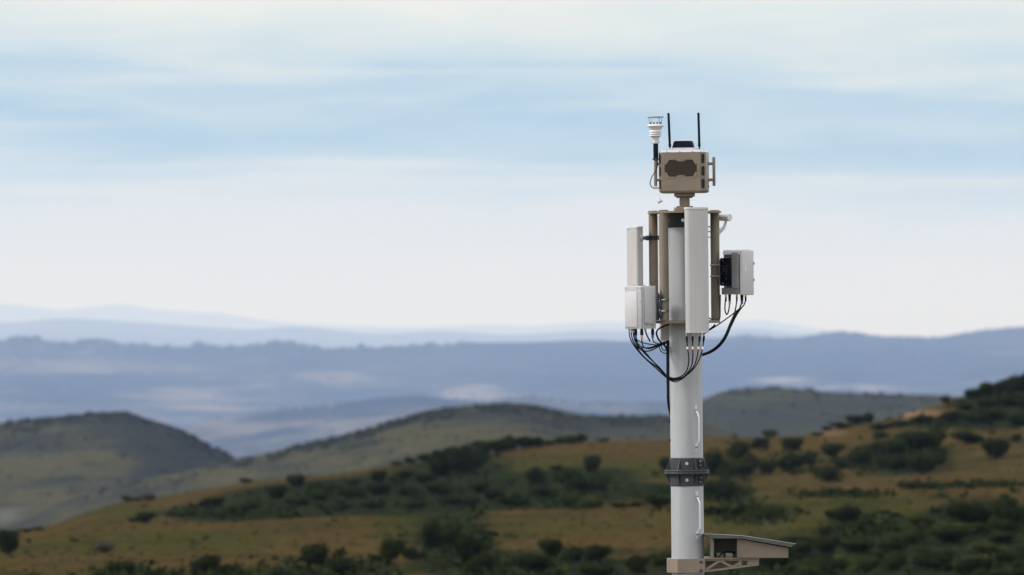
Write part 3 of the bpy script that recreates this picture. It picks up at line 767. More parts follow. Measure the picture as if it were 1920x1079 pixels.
# bundle of cables down the mast's left side
bm = bmn()
sweep(bm, [W(1252.2, 638, .0), W(1252.0, 660, .0), W(1252.2, 700, .0), W(1252.5, 735, .0), W(1253.0, 752, .0), W(1254.8, 768, -.01), W(1257, 778, -.03), W(1259, 786, -.06)], [.0135, .0145, .0135, .0130, .0125, .0105, .008, .006], 12)
o = obj('cable_bundle', bm, 'rubber', None, W(1251, 640)); tag(o, 'thick black cable bundle running down the left side of the mast', 'cable')
bm = bmn()
for y in (652, 684, 716, 745):
    p = W(1252.4, y, .0); lathe(bm, (p.x, p.y), [(.0155, p.z-.004), (.0160, p.z+.004)], 16)
obj('cable_tie', bm, 'black', o)
# right-hand cables
cable('radio_cable', [(1361, 556, .07), (1359.5, 570, .08), (1359.5, 582, .09), (1362.5, 590, .09), (1366, 584, .09), (1367.6, 573, .085), (1368, 566, .08)], .0062, 'black cable hanging as a closed loop under the right radio')
cable('radio_cable', [(1381.5, 562, .09), (1380, 575, .09), (1377, 588, .10), (1372, 602, .11), (1366, 620, .12)], .0060, 'black cable from the middle connector of the right radio', 'black cables from the right radio unit')
cable('radio_cable', [(1391, 566, .09), (1387, 578, .09), (1380, 588, .10), (1374, 601, .12), (1367, 619, .13)], .0070, 'black cable from the blue ringed connector of the right radio', 'black cables from the right radio unit')
cable('radio_cable', [(1398, 562, .07), (1395.5, 571, .07), (1387, 582, .08), (1379, 595, .10), (1370, 614, .12)], .0060, 'black cable from the outermost connector of the right radio', 'black cables from the right radio unit')
cable('cable_bundle', [(1376.5, 592, .11), (1370, 608, .12), (1363, 626, .13), (1355, 640, .12), (1344, 652, .09), (1330, 661, .03), (1314, 666.5, -.06)], [.010, .014, .0155, .0155, .015, .0145, .014], 'thick black cable bundle curving from right radio down to the mast', None, 12)
cable('radio_cable', [(1384, 581, .09), (1373, 590, .08), (1358, 601, .04), (1344, 611, -.02), (1328, 621, -.08), (1318, 628, -.12)], .0056, 'thin straight black cable running from right radio behind the front panel antenna')
cable('radio_cable', [(1341, 609, .02), (1335, 615, .02), (1328, 620, .0), (1318, 628, -.05)], .0085, 'short thick black cable dropping from below the right tan pipe behind the panel antenna')
cable('pipe_cable', [(1350.6, 553, -.08), (1350.2, 575, -.08), (1349.8, 595, -.08), (1346, 599.5, -.05), (1338, 600.5, -.04), (1330, 597, -.05), (1326, 592, -.06)], .0060, 'black cable running down beside the right tan pipe and round its foot')

# ------------------------------------------------------------------ equipment shelf bracket
BR = thing('shelf_bracket', (MX, 0, Z(1289, 1075)), 'tan angular clamp collar round the mast with a triangulated arm to the right', 'bracket')
k0, k1 = Z(1288, 1074.5, .19), Z(1288, 1048.6, .19)
coll = [(-.102, -.19), (.150, -.19), (.158, -.182), (.158, .182), (.150, .19), (-.102, .19), (-.196, .06), (-.196, -.06)]
def collar_ring(bm, z0, z1):
    n = 64
    O0 = [bm.verts.new((MX+x, y, z0)) for x, y in coll]; O1 = [bm.verts.new((MX+x, y, z1)) for x, y in coll]
    for i in range(len(coll)): j = (i+1) % len(coll); bm.faces.new((O0[i], O0[j], O1[j], O1[i]))
    bm.faces.new(O0); bm.faces.new(O1)
bm = bmn(); collar_ring(bm, k0, k1); cl_ = obj('collar', bm, 'tan', BR)
bm = bmn()
for y in (1054.3, 1070.2): hexbolt(bm, (W(1314.3, y, .19).x, -.190, Z(1314.3, y, .19)), (0, -1, 0), .010, .010)
obj('bolt', bm, 'iron', cl_)
def poly(bm, pts, d0, d1, drop=0.):
    """upright plate outlined by pixel points on the plane d0, thick to d1"""
    P = [W(x, y, d0) for x, y in pts]
    r0_ = [bm.verts.new(p) for p in P]; r1_ = [bm.verts.new((p.x, -d1, p.z-drop)) for p in P]; n = len(P)
    for i in range(n): bm.faces.new((r0_[i], r0_[(i+1) % n], r1_[(i+1) % n], r1_[i]))
    bm.faces.new(r0_); bm.faces.new(r1_[::-1])
def seglines(bm, p, q, wpx, d0, d1):
    dx, dy = q[0]-p[0], q[1]-p[1]; l = math.hypot(dx, dy); nx_, ny_ = -dy/l*wpx/2, dx/l*wpx/2
    poly(bm, [(p[0]+nx_, p[1]+ny_), (q[0]+nx_, q[1]+ny_), (q[0]-nx_, q[1]-ny_), (p[0]-nx_, p[1]-ny_)], d0, d1)
for d in (.172, -.172):
    bm = bmn()
    poly(bm, [(1320, 1048.8), (1423.2, 1048.6), (1423.2, 1051.6), (1320, 1052)], d, d-.012)
    poly(bm, [(1320, 1073.8), (1423.2, 1060.6), (1423.2, 1057.2), (1320, 1070.2)], d, d-.012)
    seglines(bm, (1322, 1069.5), (1350, 1051.5), 4.6, d-.001, d-.011)
    seglines(bm, (1350, 1051.5), (1374, 1064), 4.6, d-.0015, d-.0105)
    seglines(bm, (1388, 1050.5), (1388, 1062.5), 5, d-.002, d-.010)
    poly(bm, [(1401.5, 1051), (1423.2, 1051), (1423.2, 1058), (1401.5, 1060.5)], d-.0025, d-.0095)
    seglines(bm, (1374, 1064), (1390, 1053), 4, d-.0018, d-.0102)
    obj('truss', bm, 'khaki', BR)
bm = bmn(); poly(bm, [(1320, 1046.6), (1424, 1046.8), (1424, 1048.4), (1320, 1048.6)], .185, -.185); obj('shelf_top', bm, 'tan', BR)
bm = bmn(); poly(bm, [(1319.6, 1048.8), (1384, 1048.8), (1384, 1065.4), (1319.6, 1073.2)], .02, .01); obj('web_plate', bm, 'khaki', BR)

EB = thing('equipment_box', W(1400, 1046, 0), 'tan equipment box with slanted grey roof and open bay on the mast bracket', 'equipment box')
bm = bmn(); poly(bm, [(1385.5, 1010.6), (1478, 1027.8), (1478, 1046.2), (1385.5, 1046.2)], .20, -.20); obj('housing', bm, 'tan', EB)
bm = bmn(); poly(bm, [(1334.2, 1010.3), (1338.2, 1010.3), (1338.2, 1046.2), (1334.2, 1046.2)], .185, -.196); obj('side_wall', bm, 'olive', EB)
bm = bmn(); poly(bm, [(1338.6, 1010.3), (1385, 1010.3), (1385, 1046.2), (1338.6, 1046.2)], -.185, -.196); obj('back_wall', bm, 'olive', EB)
bm = bmn(); poly(bm, [(1382, 1010.8), (1385.3, 1010.8), (1385.3, 1046.1), (1382, 1046.1)], .204, .185); obj('door_post', bm, 'khaki', EB)
bm = bmn(); poly(bm, [(1320.2, 1001.9), (1391.5, 1005.4), (1491, 1020.3), (1484, 1026.2), (1389, 1009.8), (1334, 1009.9)], .255, -.30, .022); rf = obj('roof', bm, 'gasket', EB)
bm = bmn(); poly(bm, [(1319.8, 1000.7), (1391.7, 1004.1), (1493, 1019.5), (1493, 1020.5), (1391.7, 1005.2), (1319.8, 1001.7)], .262, -.31, .0225); obj('roof_sheet', bm, 'galv', rf)
JB = thing('junction_box', W(1359, 1046, .08), 'small tan junction box inside the open bay of the equipment box', 'junction box')
bm = bmn(); rect(bm, 1344.3, 1037.6, 1374, 1046.3, .14, .02, .003); obj('body', bm, 'tan', JB)
bm = bmn(); rect(bm, 1345.5, 1038.6, 1359.2, 1045.6, .1435, .1405, .001); obj('cover_plate', bm, 'tan', JB)
cable('bay_cable', [(1346.5, 1045.5, .17), (1352, 1039.5, .17), (1356.5, 1036.8, .165), (1359, 1041, .155), (1358.5, 1045.5, .15)], .0075, 'short black cable arching over the small tan junction box')
cable('bay_cable', [(1356, 1037.5, .155), (1362, 1034.5, .10), (1370, 1034.5, .02), (1378, 1037, -.06)], .0060, 'black cable curving back inside the dark open bay')

# ------------------------------------------------------------------ terrain
def curve(pts):
    xs = [p[0] for p in pts]; ys = [p[1] for p in pts]; n = len(xs)
    def f(x):
        if x <= xs[0]: return ys[0] + (x-xs[0])*(ys[1]-ys[0])/(xs[1]-xs[0])*.3
        if x >= xs[-1]: return ys[-1] + (x-xs[-1])*(ys[-1]-ys[-2])/(xs[-1]-xs[-2])*.3
        for i in range(n-1):
            if x <= xs[i+1]:
                t = (x-xs[i])/(xs[i+1]-xs[i])
                m0 = (ys[i+1]-ys[i-1])/(xs[i+1]-xs[i-1])*(xs[i+1]-xs[i]) if i > 0 else ys[i+1]-ys[i]
                m1 = (ys[i+2]-ys[i])/(xs[i+2]-xs[i])*(xs[i+1]-xs[i]) if i < n-2 else ys[i+1]-ys[i]
                return (2*t**3-3*t*t+1)*ys[i]+(t**3-2*t*t+t)*m0+(-2*t**3+3*t*t)*ys[i+1]+(t**3-t*t)*m1
    return f
X0, X1, DX = -560, 2480, 8
XS = [X0+DX*i for i in range(int((X1-X0)/DX)+1)]
def fr_noise(x, y, z=0., oct_=4): return noise.fractal(Vector((x, y, z)), 1., 2., oct_, noise_basis='PERLIN_ORIGINAL')
def blob(px, py, lst):
    s = 0.
    for cx, cy, rx, ry, w in lst:
        q = ((px-cx)/rx)**2+((py-cy)/ry)**2
        if q < 4: s += w*math.exp(-q*1.3)
    return s
def layer(name, rows, m, amp, freq, veg, seed, bumps=0., far=1.):
    """rows: (distance, pixel-row curve, steps to the next row, noise share). One sheet of ground with real relief."""
    R_ = []; rows = [(r[0]*far,)+tuple(r[1:]) for r in rows]
    for i, (D, f, n, a) in enumerate(rows):
        if i == len(rows)-1: R_.append((D, f, f, 0., a)); break
        D2, f2, _, a2 = rows[i+1]
        for k in range(n):
            t = k/n; R_.append((D+(D2-D)*t, f, f2, t, a+(a2-a)*t))
    bm = bmn(); grid = []; pix = []
    for D, f, g, t, a in R_:
        row = []
        for px in XS:
            py = f(px)*(1-t)+g(px)*t
            p = PD(px, py, D)
            p.z += a*amp*fr_noise(p.x*freq, p.y*freq, seed)
            if bumps and a > .01: p.z += bumps*a*max(0, fr_noise(p.x*freq*9, p.y*freq*9, seed+5, 3)-.05)
            row.append(bm.verts.new(p)); pix.append((px, py))
        grid.append(row)
    for r in range(len(grid)-1):
        for c in range(len(XS)-1): bm.faces.new((grid[r][c], grid[r][c+1], grid[r+1][c+1], grid[r+1][c]))
    bm.normal_update()
    for fc in bm.faces:
        fc.smooth = True
        if fc.normal.z < 0: fc.normal_flip()
    me = bpy.data.meshes.new(name); bm.to_mesh(me); bm.free()
    ca = me.color_attributes.new('veg', 'FLOAT_COLOR', 'POINT')
    for i, (px, py) in enumerate(pix):
        r, g, b = veg(px, py); ca.data[i].color = (min(1, max(0, r)), min(1, max(0, g)), min(1, max(0, b)), 1)
    me.materials.append(M[m])
    o = bpy.data.objects.new(name, me); link(o); o['kind'] = 'structure'
    return o
def off(f, k): return lambda x: f(x)+k
def const(k): return lambda x: k

n1c = curve([(-200, 1015), (0, 1001), (120, 993), (250, 985), (400, 974), (500, 966), (700, 959), (900, 954), (1100, 951), (1258, 951), (1400, 942), (1600, 930), (1760, 921), (1920, 911), (2100, 900)])
n2c = curve([(-200, 1040), (0, 1003), (60, 992), (100, 984), (160, 962), (215, 945), (270, 934), (330, 926), (450, 906), (560, 893), (640, 886), (740, 871), (850, 861), (920, 850), (1000, 837), (1100, 829), (1250, 824), (1340, 821), (1400, 820), (1500, 817), (1545, 808), (1600, 797), (1660, 787), (1720, 770), (1780, 754), (1840, 735), (1920, 718), (2050, 700), (2250, 705)])
NEAR_SCRUB = [(1800, 1060, 260, 60, 1.1), (1450, 1075, 200, 40, .9), (1000, 1072, 190, 34, 1.0), (850, 1020, 70, 45, .8), (620, 1072, 110, 28, .9), (250, 1085, 60, 20, .6), (410, 1085, 60, 20, .6),
    (600, 935, 150, 24, 1.4), (760, 925, 130, 32, 1.5), (870, 905, 80, 48, 1.4), (430, 962, 120, 14, 1.1), (1090, 912, 100, 34, 1.2), (1000, 935, 110, 20, 1.1),
    (1370, 880, 50, 40, .35), (1500, 870, 70, 24, .3), (1700, 855, 80, 36, .7), (1620, 870, 40, 20, .4), (1870, 775, 90, 36, .7), (1760, 793, 80, 14, .5), (1820, 912, 150, 7, .45), (1560, 928, 90, 6, .3), (1360, 930, 50, 18, .6),
    (1250, 930, 60, 22, .6), (1620, 990, 60, 30, .8), (1850, 970, 100, 32, 1.0), (1420, 968, 70, 16, .7), (1880, 745, 60, 22, .8)]
NEAR_GREEN = [(1500, 985, 190, 40, .35), (1600, 950, 200, 22, .2), (760, 1000, 70, 40, .35), (1000, 870, 120, 22, .3), (300, 1020, 220, 14, .35), (250, 960, 110, 12, .35), (1150, 880, 120, 28, .3), (1700, 1000, 140, 30, .4), (1100, 990, 200, 12, .2), (450, 1000, 260, 8, .2)]
NEAR_DRY = [(1180, 838, 160, 8, .4), (620, 896, 140, 8, .5), (1060, 845, 180, 14, .55), (1150, 840, 120, 12, .4), (480, 990, 240, 10, .4), (1150, 1000, 140, 16, .3), (1250, 1030, 100, 16, .3), (640, 1010, 130, 20, .3), (300, 1050, 260, 16, .3), (1700, 880, 150, 14, .3)]
def veg_near(px, py):
    r = .33+blob(px, py, NEAR_SCRUB); g = .38+blob(px, py, NEAR_GREEN)*1.5-blob(px, py, NEAR_DRY)
    b = blob(px, py, [(1705, 776, 60, 7, 1.2), (1560, 812, 30, 4, .7)])
    return r-.6*b, g, b*.8
hill_n = layer('hillside', [(210, const(1900), 6, 1), (300, const(1330), 8, 1), (360, const(1110), 8, .6), (400, const(1078), 34, .4), (540, n1c, 4, .15), (575, off(n1c, 26), 6, .2), (640, off(n1c, 30), 10, .3),
    (660, off(n1c, 10), 34, .3), (860, n2c, 5, .12), (900, off(n2c, 16), 5, .5), (1000, off(n2c, 70), 6, 1), (1130, off(n2c, 200), 1, 1)], 'near', 1.0, .045, veg_near, 3.1, 0., .42)

m2c = curve([(-300, 1040), (0, 990), (125, 940), (200, 914), (250, 903), (375, 881), (445, 863), (480, 857), (560, 838), (640, 818), (720, 797), (800, 773), (850, 766), (900, 762), (960, 759), (1000, 762), (1040, 770), (1100, 781), (1180, 783), (1250, 780), (1300, 788), (1380, 815), (1480, 850), (1700, 900), (2200, 940)])
m1c = curve([(-400, 840), (-100, 808), (0, 796), (60, 789), (140, 780), (200, 777), (235, 776), (270, 786), (320, 801), (370, 826), (410, 846), (450, 862), (520, 890), (620, 930), (800, 960), (2200, 1000)])
m3c = curve([(-300, 1000), (900, 900), (1100, 840), (1200, 800), (1260, 782), (1290, 770), (1320, 750), (1350, 736), (1400, 729), (1460, 727), (1540, 734), (1640, 739), (1760, 741), (1850, 746), (2000, 752), (2300, 790)])
def veg_m1(px, py):
    r = .44+.5*blob(px, py, [(330, 840, 130, 50, .8), (60, 840, 120, 30, .6), (200, 800, 160, 18, .4), (120, 900, 160, 22, .4), (300, 890, 70, 24, .7)])-.55*blob(px, py, [(140, 855, 80, 11, 1.2), (60, 880, 70, 12, .8), (30, 860, 60, 14, .7), (200, 870, 70, 18, .8), (100, 808, 60, 6, .4), (100, 930, 80, 16, .5)])
    return r, .25+blob(px, py, [(200, 870, 90, 14, .3)]), blob(px, py, [(50, 966, 50, 5, .5), (8, 976, 26, 6, .5)])
def veg_m2(px, py):
    r = .50+.4*blob(px, py, [(900, 775, 140, 16, .55), (650, 840, 90, 20, .5), (1180, 800, 120, 20, .6), (1000, 800, 120, 12, .4), (500, 880, 80, 12, .3), (220, 925, 50, 8, .4), (130, 945, 40, 10, .5)])-.5*blob(px, py, [(800, 825, 160, 14, .7), (350, 895, 110, 12, .6), (720, 850, 110, 10, .5), (880, 770, 40, 5, .6), (620, 870, 100, 8, .4)])
    return r, .4, 0
def veg_m3(px, py):
    r = .44+.5*blob(px, py, [(1450, 790, 110, 18, .4), (1340, 770, 60, 16, .3), (1600, 760, 140, 14, .3), (1400, 810, 60, 10, .3)])-blob(px, py, [(1430, 740, 90, 8, .3)])
    return r, .8, 0
hill2 = layer('hill', [(1180, off(m2c, 170), 8, .5), (1330, off(m2c, 90), 34, .6), (1500, m2c, 5, .1), (1540, off(m2c, 14), 5, .3), (1650, off(m2c, 90), 4, .5), (1800, off(m2c, 240), 1, .5)], 'mid', 6, .012, veg_m2, 11.2, 1.3, .72)
hill1 = layer('hill', [(1480, off(m1c, 280), 8, .2), (1600, off(m1c, 170), 40, .7), (1900, m1c, 5, .1), (1940, off(m1c, 12), 5, .3), (2050, off(m1c, 80), 4, .5), (2250, off(m1c, 240), 1, .5)], 'mid', 8, .010, veg_m1, 21.2, 1.6, .75)
hill3 = layer('hill', [(1750, off(m3c, 190), 8, .2), (1900, off(m3c, 110), 30, .6), (2300, m3c, 5, .1), (2350, off(m3c, 10), 5, .3), (2500, off(m3c, 80), 4, .5), (2700, off(m3c, 200), 1, .5)], 'mid', 8, .008, veg_m3, 31.2, 1.6, .85)

f0c = curve([(-400, 850), (0, 835), (330, 803), (380, 792), (450, 780), (520, 771), (600, 762), (680, 752), (760, 745), (820, 746), (900, 752), (1000, 742), (1100, 752), (1250, 752), (1400, 735), (1600, 742), (1800, 748), (2300, 760)])
f1c = curve([(-400, 640), (0, 638), (60, 637), (120, 641), (200, 644), (300, 650), (450, 650), (520, 646), (600, 655), (700, 653), (800, 651), (900, 642), (1000, 641), (1100, 638), (1180, 641), (1250, 638), (1340, 633), (1400, 629), (1480, 634), (1560, 624), (1590, 623), (1640, 630), (1700, 632), (1750, 632), (1800, 625), (1850, 618), (1920, 614), (2100, 612), (2400, 630)])
f2c = curve([(-400, 560), (0, 571), (60, 575), (110, 581), (180, 574), (240, 572), (280, 579), (360, 585), (420, 588), (460, 595), (520, 603), (600, 609), (700, 612), (800, 613), (900, 610), (1000, 611), (1100, 605), (1180, 604), (1250, 604), (1340, 606), (1400, 602), (1430, 601), (1480, 608), (1560, 620), (1650, 630), (1900, 640), (2300, 640)])
def veg_f(px, py):
    r = .56+.6*blob(px, py, [(200, 720, 180, 22, .5), (120, 745, 100, 20, .4), (640, 690, 200, 24, .3), (700, 745, 150, 18, .5), (560, 775, 120, 16, .4), (1250, 690, 250, 40, .5), (1650, 680, 300, 50, .5), (1050, 715, 200, 16, .3), (300, 665, 300, 14, .3), (900, 660, 400, 12, .3)])
    r -= .42*blob(px, py, [(880, 737, 60, 12, 1.3), (400, 765, 90, 12, 1.2), (330, 735, 120, 10, .8), (620, 705, 80, 12, .8), (700, 690, 60, 8, .5), (150, 690, 140, 12, .7), (1470, 716, 60, 8, 1.2), (1600, 728, 80, 6, .9), (820, 790, 90, 10, .6), (640, 800, 90, 14, .8), (450, 800, 60, 10, .6)])
    b = blob(px, py, [(620, 760, 8, 4, .4), (160, 662, 20, 4, .25), (880, 735, 50, 6, .15), (390, 762, 60, 6, .15), (380, 742, 46, 4, .2), (1460, 714, 50, 5, .3), (1600, 728, 70, 3, .2)])
    return r, .35, b
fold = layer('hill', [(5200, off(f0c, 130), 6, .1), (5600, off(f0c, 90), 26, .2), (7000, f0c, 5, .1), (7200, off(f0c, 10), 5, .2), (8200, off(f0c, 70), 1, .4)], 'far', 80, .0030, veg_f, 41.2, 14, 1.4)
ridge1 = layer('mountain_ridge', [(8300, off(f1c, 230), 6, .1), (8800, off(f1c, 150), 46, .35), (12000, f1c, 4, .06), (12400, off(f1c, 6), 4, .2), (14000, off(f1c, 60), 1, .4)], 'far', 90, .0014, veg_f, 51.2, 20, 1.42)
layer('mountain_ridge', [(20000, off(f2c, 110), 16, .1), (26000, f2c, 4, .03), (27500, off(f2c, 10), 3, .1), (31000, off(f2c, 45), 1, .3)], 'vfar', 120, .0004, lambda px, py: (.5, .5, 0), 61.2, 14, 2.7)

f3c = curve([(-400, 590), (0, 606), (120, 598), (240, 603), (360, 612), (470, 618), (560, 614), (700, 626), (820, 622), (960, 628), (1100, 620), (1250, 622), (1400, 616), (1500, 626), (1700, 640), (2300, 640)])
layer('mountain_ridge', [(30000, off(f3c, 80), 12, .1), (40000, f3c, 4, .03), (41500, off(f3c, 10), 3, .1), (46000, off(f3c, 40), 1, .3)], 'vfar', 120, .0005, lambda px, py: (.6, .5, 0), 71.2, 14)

# base ground: the knoll under mast and camera, falling to the valley floor, out to the horizon
bm = bmn(); rings = []
NA = 96
for r in [0, 30, 60, 90, 110, 130, 150, 180, 220, 270, 330, 420, 600, 900, 1500, 3000, 6000, 12000, 24000, 48000, 90000]:
    t = min(1, max(0, (r-75)/260)); t = t*t*(3-2*t)
    t2 = min(1, max(0, (r-330)/2500))
    z = -62*t - 165*t2
    ring = []
    for k in range(1 if r == 0 else NA):
        a = 2*PI*k/NA; x, y = r*math.cos(a), r*math.sin(a)
        dz = 0 if r < 60 else fr_noise(x*.01, y*.01, 9.)*min(6, r*.02)
        ring.append(bm.verts.new((x, y, z+dz)))
    rings.append(ring)
for k in range(NA): bm.faces.new((rings[0][0], rings[1][k], rings[1][(k+1) % NA]))
for a_, b_ in zip(rings[1:], rings[2:]):
    for k in range(NA): bm.faces.new((a_[k], b_[k], b_[(k+1) % NA], a_[(k+1) % NA]))
gnd = obj('ground', bm, 'base', None); gnd['kind'] = 'structure'

# ------------------------------------------------------------------ shrubs and trees
def leaf_crown(seed, n, lobes, leaf, flat=.0):
    """leaf-clump faces through the volume of several lobes, unit width, base at 0; a few inner facets keep it dense"""
    rg = random.Random(seed); bm = bmn()
    L_ = []
    for _ in range(lobes):
        a = rg.uniform(0, 2*PI); rr = rg.uniform(.0, .30)
        L_.append((math.cos(a)*rr, math.sin(a)*rr, rg.uniform(.30, .62), rg.uniform(.17, .30)))
    L_.append((0, 0, .42, .34))
    for i in range(n):
        cx, cy, cz, r = L_[rg.randrange(len(L_))]
        v = Vector((rg.gauss(0, 1), rg.gauss(0, 1), rg.gauss(0, 1))).normalized()
        k = r*rg.uniform(.55, 1.06)
        p = Vector((cx, cy, cz))+v*k
        if p.z < .03: p.z = rg.uniform(.02, .12)
        s = leaf*rg.uniform(.6, 1.5); nrm = (v+Vector((rg.uniform(-.9, .9), rg.uniform(-.9, .9), rg.uniform(-.5, .9)))).normalized()
        a, b = frame_for(nrm); t = rg.uniform(0, PI); a, b = a*math.cos(t)+b*math.sin(t), b*math.cos(t)-a*math.sin(t)
        bm.faces.new([bm.verts.new(p+a*s*x+b*s*y+nrm*s*z) for x, y, z in ((-1, -.5, 0), (.1, -.8, .15), (1, .1, 0), (.2, .8, -.15), (-.8, .6, .1))])
    return bm
def trunk_mesh(seed):
    rg = random.Random(seed); bm = bmn()
    sweep(bm, [(0, 0, -.12), (0, 0, .05), (.02, .01, .22)], [.05, .042, .032], 8, 3)
    for k in range(5):
        a = 2*PI*k/5+rg.uniform(-.4, .4); q = Vector((math.cos(a)*.26, math.sin(a)*.26, rg.uniform(.40, .62)))
        sweep(bm, [Vector((.015, .005, .14)), Vector((q.x*.45, q.y*.45, .27)), q], [.024, .017, .008], 6, 3)
    return bm
PROT = {}
def proto(kind, m, nm):
    out = []
    for sd in range(3):
        bm = leaf_crown(sd*13+hash_(kind), 2600, 7 if nm == 'tree' else 9, .027)
        cme = bpy.data.meshes.new('crown'); bm.to_mesh(cme); bm.free(); cme.materials.append(M[m])
        bm = trunk_mesh(sd); tme = bpy.data.meshes.new('trunk'); bm.to_mesh(tme); bm.free(); tme.materials.append(M['bark'])
        out.append((cme, tme))
    PROT[kind] = out
def hash_(s): return sum(ord(c)*(i+3) for i, c in enumerate(s))
proto('dark', 'leaf_dark', 'shrub'); proto('green', 'leaf_green', 'shrub'); proto('mauve', 'leaf_mauve', 'shrub'); proto('tree', 'leaf_dark', 'tree')
vs = [hill_n.matrix_world @ v.co for v in hill_n.data.vertices]
BV = BVHTree.FromPolygons(vs, [p.vertices[:] for p in hill_n.data.polygons])
EYE = Vector((0, -D0, ZC))
def ground_at(px, py):
    for dy in range(0, 40, 2):
        dr = (PD(px, py+dy, 100.)-EYE).normalized(); h = BV.ray_cast(EYE, dr)
        if h[0] is not None: return h[0]
    return None
NB = [0]
def bush(px, base, w, h, kind, label, group, cat='shrub'):
    p = ground_at(px, base)
    if p is None: return
    NB[0] += 1
    D = p.y+D0; k = .18/1920*D
    cme, tme = PROT[kind][NB[0] % 3]
    nm = 'tree' if cat == 'tree' else 'shrub'
    o = bpy.data.objects.new(nm, None); o.location = p-Vector((0, 0, .04*h*k)); link(o); o.empty_display_size = .3
    o.rotation_euler = (0, 0, NB[0]*2.399); ws_ = w*k*1.12; o.scale = (ws_, ws_, h*k*1.18)
    tag(o, label, cat, group)
    c = bpy.data.objects.new('crown', cme); link(c, o)
    t = bpy.data.objects.new('trunk', tme); link(t, o)
    return o

GROW = ('dark green tree in the wooded row on the skyline left of the mast', 'trees of the wooded skyline row')
GDIP = ('dark shrub in the long thicket in the dip behind the front field', 'shrubs of the thicket behind the front field')
GMID = ('dark shrub in the clump on the slope just left of the mast', 'shrubs on the slope left of the mast')
GBOT = ('dark shrub in the thicket along the bottom edge left of the mast', 'shrubs along the bottom edge')
GLFT = ('dark shrub on the dry field at the bottom left', 'shrubs on the bottom left field')
GRSL = ('dark round shrub scattered on the brown slope right of the mast', 'shrubs on the slope right of the mast')
GRMS = ('dark shrub in the big thicket on the right-hand slope', 'shrubs of the right-hand thicket')
GRTP = ('dark green tree in the wood on the hilltop at the right edge', 'trees on the right-hand hilltop')
GRBT = ('dark shrub in the dense thicket filling the bottom right corner', 'shrubs of the bottom right thicket')
GSLP = ('low dark shrub lining the far side of the lit field edge on the right', 'shrubs behind the right-hand field edge')
B = []
def add(lst, g, kind='dark', cat='shrub'):
    for e in lst:
        lab = e[4] if len(e) > 4 and e[4] else g[0]
        kd = e[5] if len(e) > 5 else kind
        bush(e[0], e[1], e[2], e[3], kd, lab, g[1], cat)
add([(745, 869, 30, 9), (768, 868, 32, 14), (795, 867, 42, 19), (824, 864, 40, 25), (850, 861, 38, 29), (876, 858, 38, 30), (905, 854, 44, 32), (932, 851, 36, 30),
     (957, 848, 46, 36, 'tallest dark tree at the peak of the wooded skyline row left of the mast'), (985, 843, 40, 28), (1008, 839, 34, 22), (1030, 835, 30, 12),
     (1050, 833, 30, 15), (1070, 831, 34, 19), (1090, 830, 30, 19, 'dark tree at the right-hand end of the wooded skyline row'), (1132, 829, 28, 8, 'low dark shrub alone on the skyline just right of the wooded row')], GROW, 'tree', 'tree')
add([(520, 939, 42, 33, 'round dark shrub at the left end of the thicket behind the front field'), (556, 917, 38, 30, 'tall dark shrub rising above the thicket behind the front field'), (590, 920, 36, 16), (665, 911, 28, 14), (710, 907, 30, 27, 'dark shrub poking over the pale grass strip in mid thicket'), (745, 913, 34, 24),
     (640, 959, 50, 15, 'flat very dark shrub on the crest of the front field'), (830, 897, 58, 46), (866, 892, 52, 50), (895, 884, 42, 44), (600, 940, 50, 22), (560, 948, 50, 18), (660, 935, 56, 24), (710, 930, 50, 26), (770, 935, 56, 28), (820, 930, 56, 30), (700, 955, 50, 14), (780, 955, 56, 18), (850, 950, 56, 20), (900, 925, 44, 22), (620, 922, 40, 16), (760, 900, 40, 20), (800, 912, 44, 26), (880, 950, 44, 18),
     (385, 954, 26, 22), (408, 953, 26, 23), (440, 960, 40, 14), (350, 968, 50, 12), (470, 957, 46, 16), (410, 971, 60, 10), (490, 966, 50, 12)], GDIP)
add([(272, 982, 44, 24, 'dark bush near the left end of the thicket behind the front field'), (250, 980, 24, 10)], GDIP)
add([(238, 942, 22, 13, 'dark green bush at the left end of the short skyline row far left'), (257, 941, 18, 10, 'low bush in the middle of the short skyline row far left'), (278, 940, 32, 16, 'mauve brown bush at the right end of the short skyline row far left', 'mauve'), (460, 902, 28, 10, 'low dark bush alone on the grassy skyline left of the thicket')], ('', 'bushes on the left-hand skyline'))
add([(14, 1043, 46, 54, 'big dark bush cut by the left edge of the picture'), (72, 995, 36, 7), (48, 998, 24, 8), (55, 1019, 10, 9, 'tiny dark bush beside the big one at the left edge'), (198, 1037, 38, 20, 'mauve dark bush alone in the dry field at lower left', 'mauve'), (140, 1017, 18, 7),
     (228, 1084, 58, 34, 'dark bush at the bottom edge with a low tail, bottom left'), (272, 1086, 46, 18), (388, 1080, 54, 44, 'square-topped dark bush at the bottom edge left of centre'), (428, 1082, 44, 24), (60, 1083, 40, 8), (135, 1083, 18, 9)], GLFT)
add([(590, 1066, 62, 50, 'tall dark bush leaning right near the bottom edge'), (640, 1078, 72, 34), (514, 1052, 13, 11), (735, 1053, 54, 46, 'dark bush standing clear of the others on the dry grass at bottom centre'), (714, 1058, 34, 20), (770, 1054, 38, 30), (532, 1084, 50, 14),
     (815, 1032, 56, 58, 'large dark bush at the left of the bottom centre thicket'), (850, 1034, 50, 48), (878, 1058, 60, 56), (905, 1078, 66, 44), (1000, 1078, 76, 44), (1035, 1046, 54, 38, 'dark bush topping the middle of the bottom thicket'), (1078, 1056, 60, 34), (1120, 1058, 56, 40), (1120, 1086, 70, 30), (1192, 1075, 54, 36, 'round dark bush at the bottom just left of the mast'), (1244, 1068, 42, 36), (900, 1040, 40, 22)], GBOT)
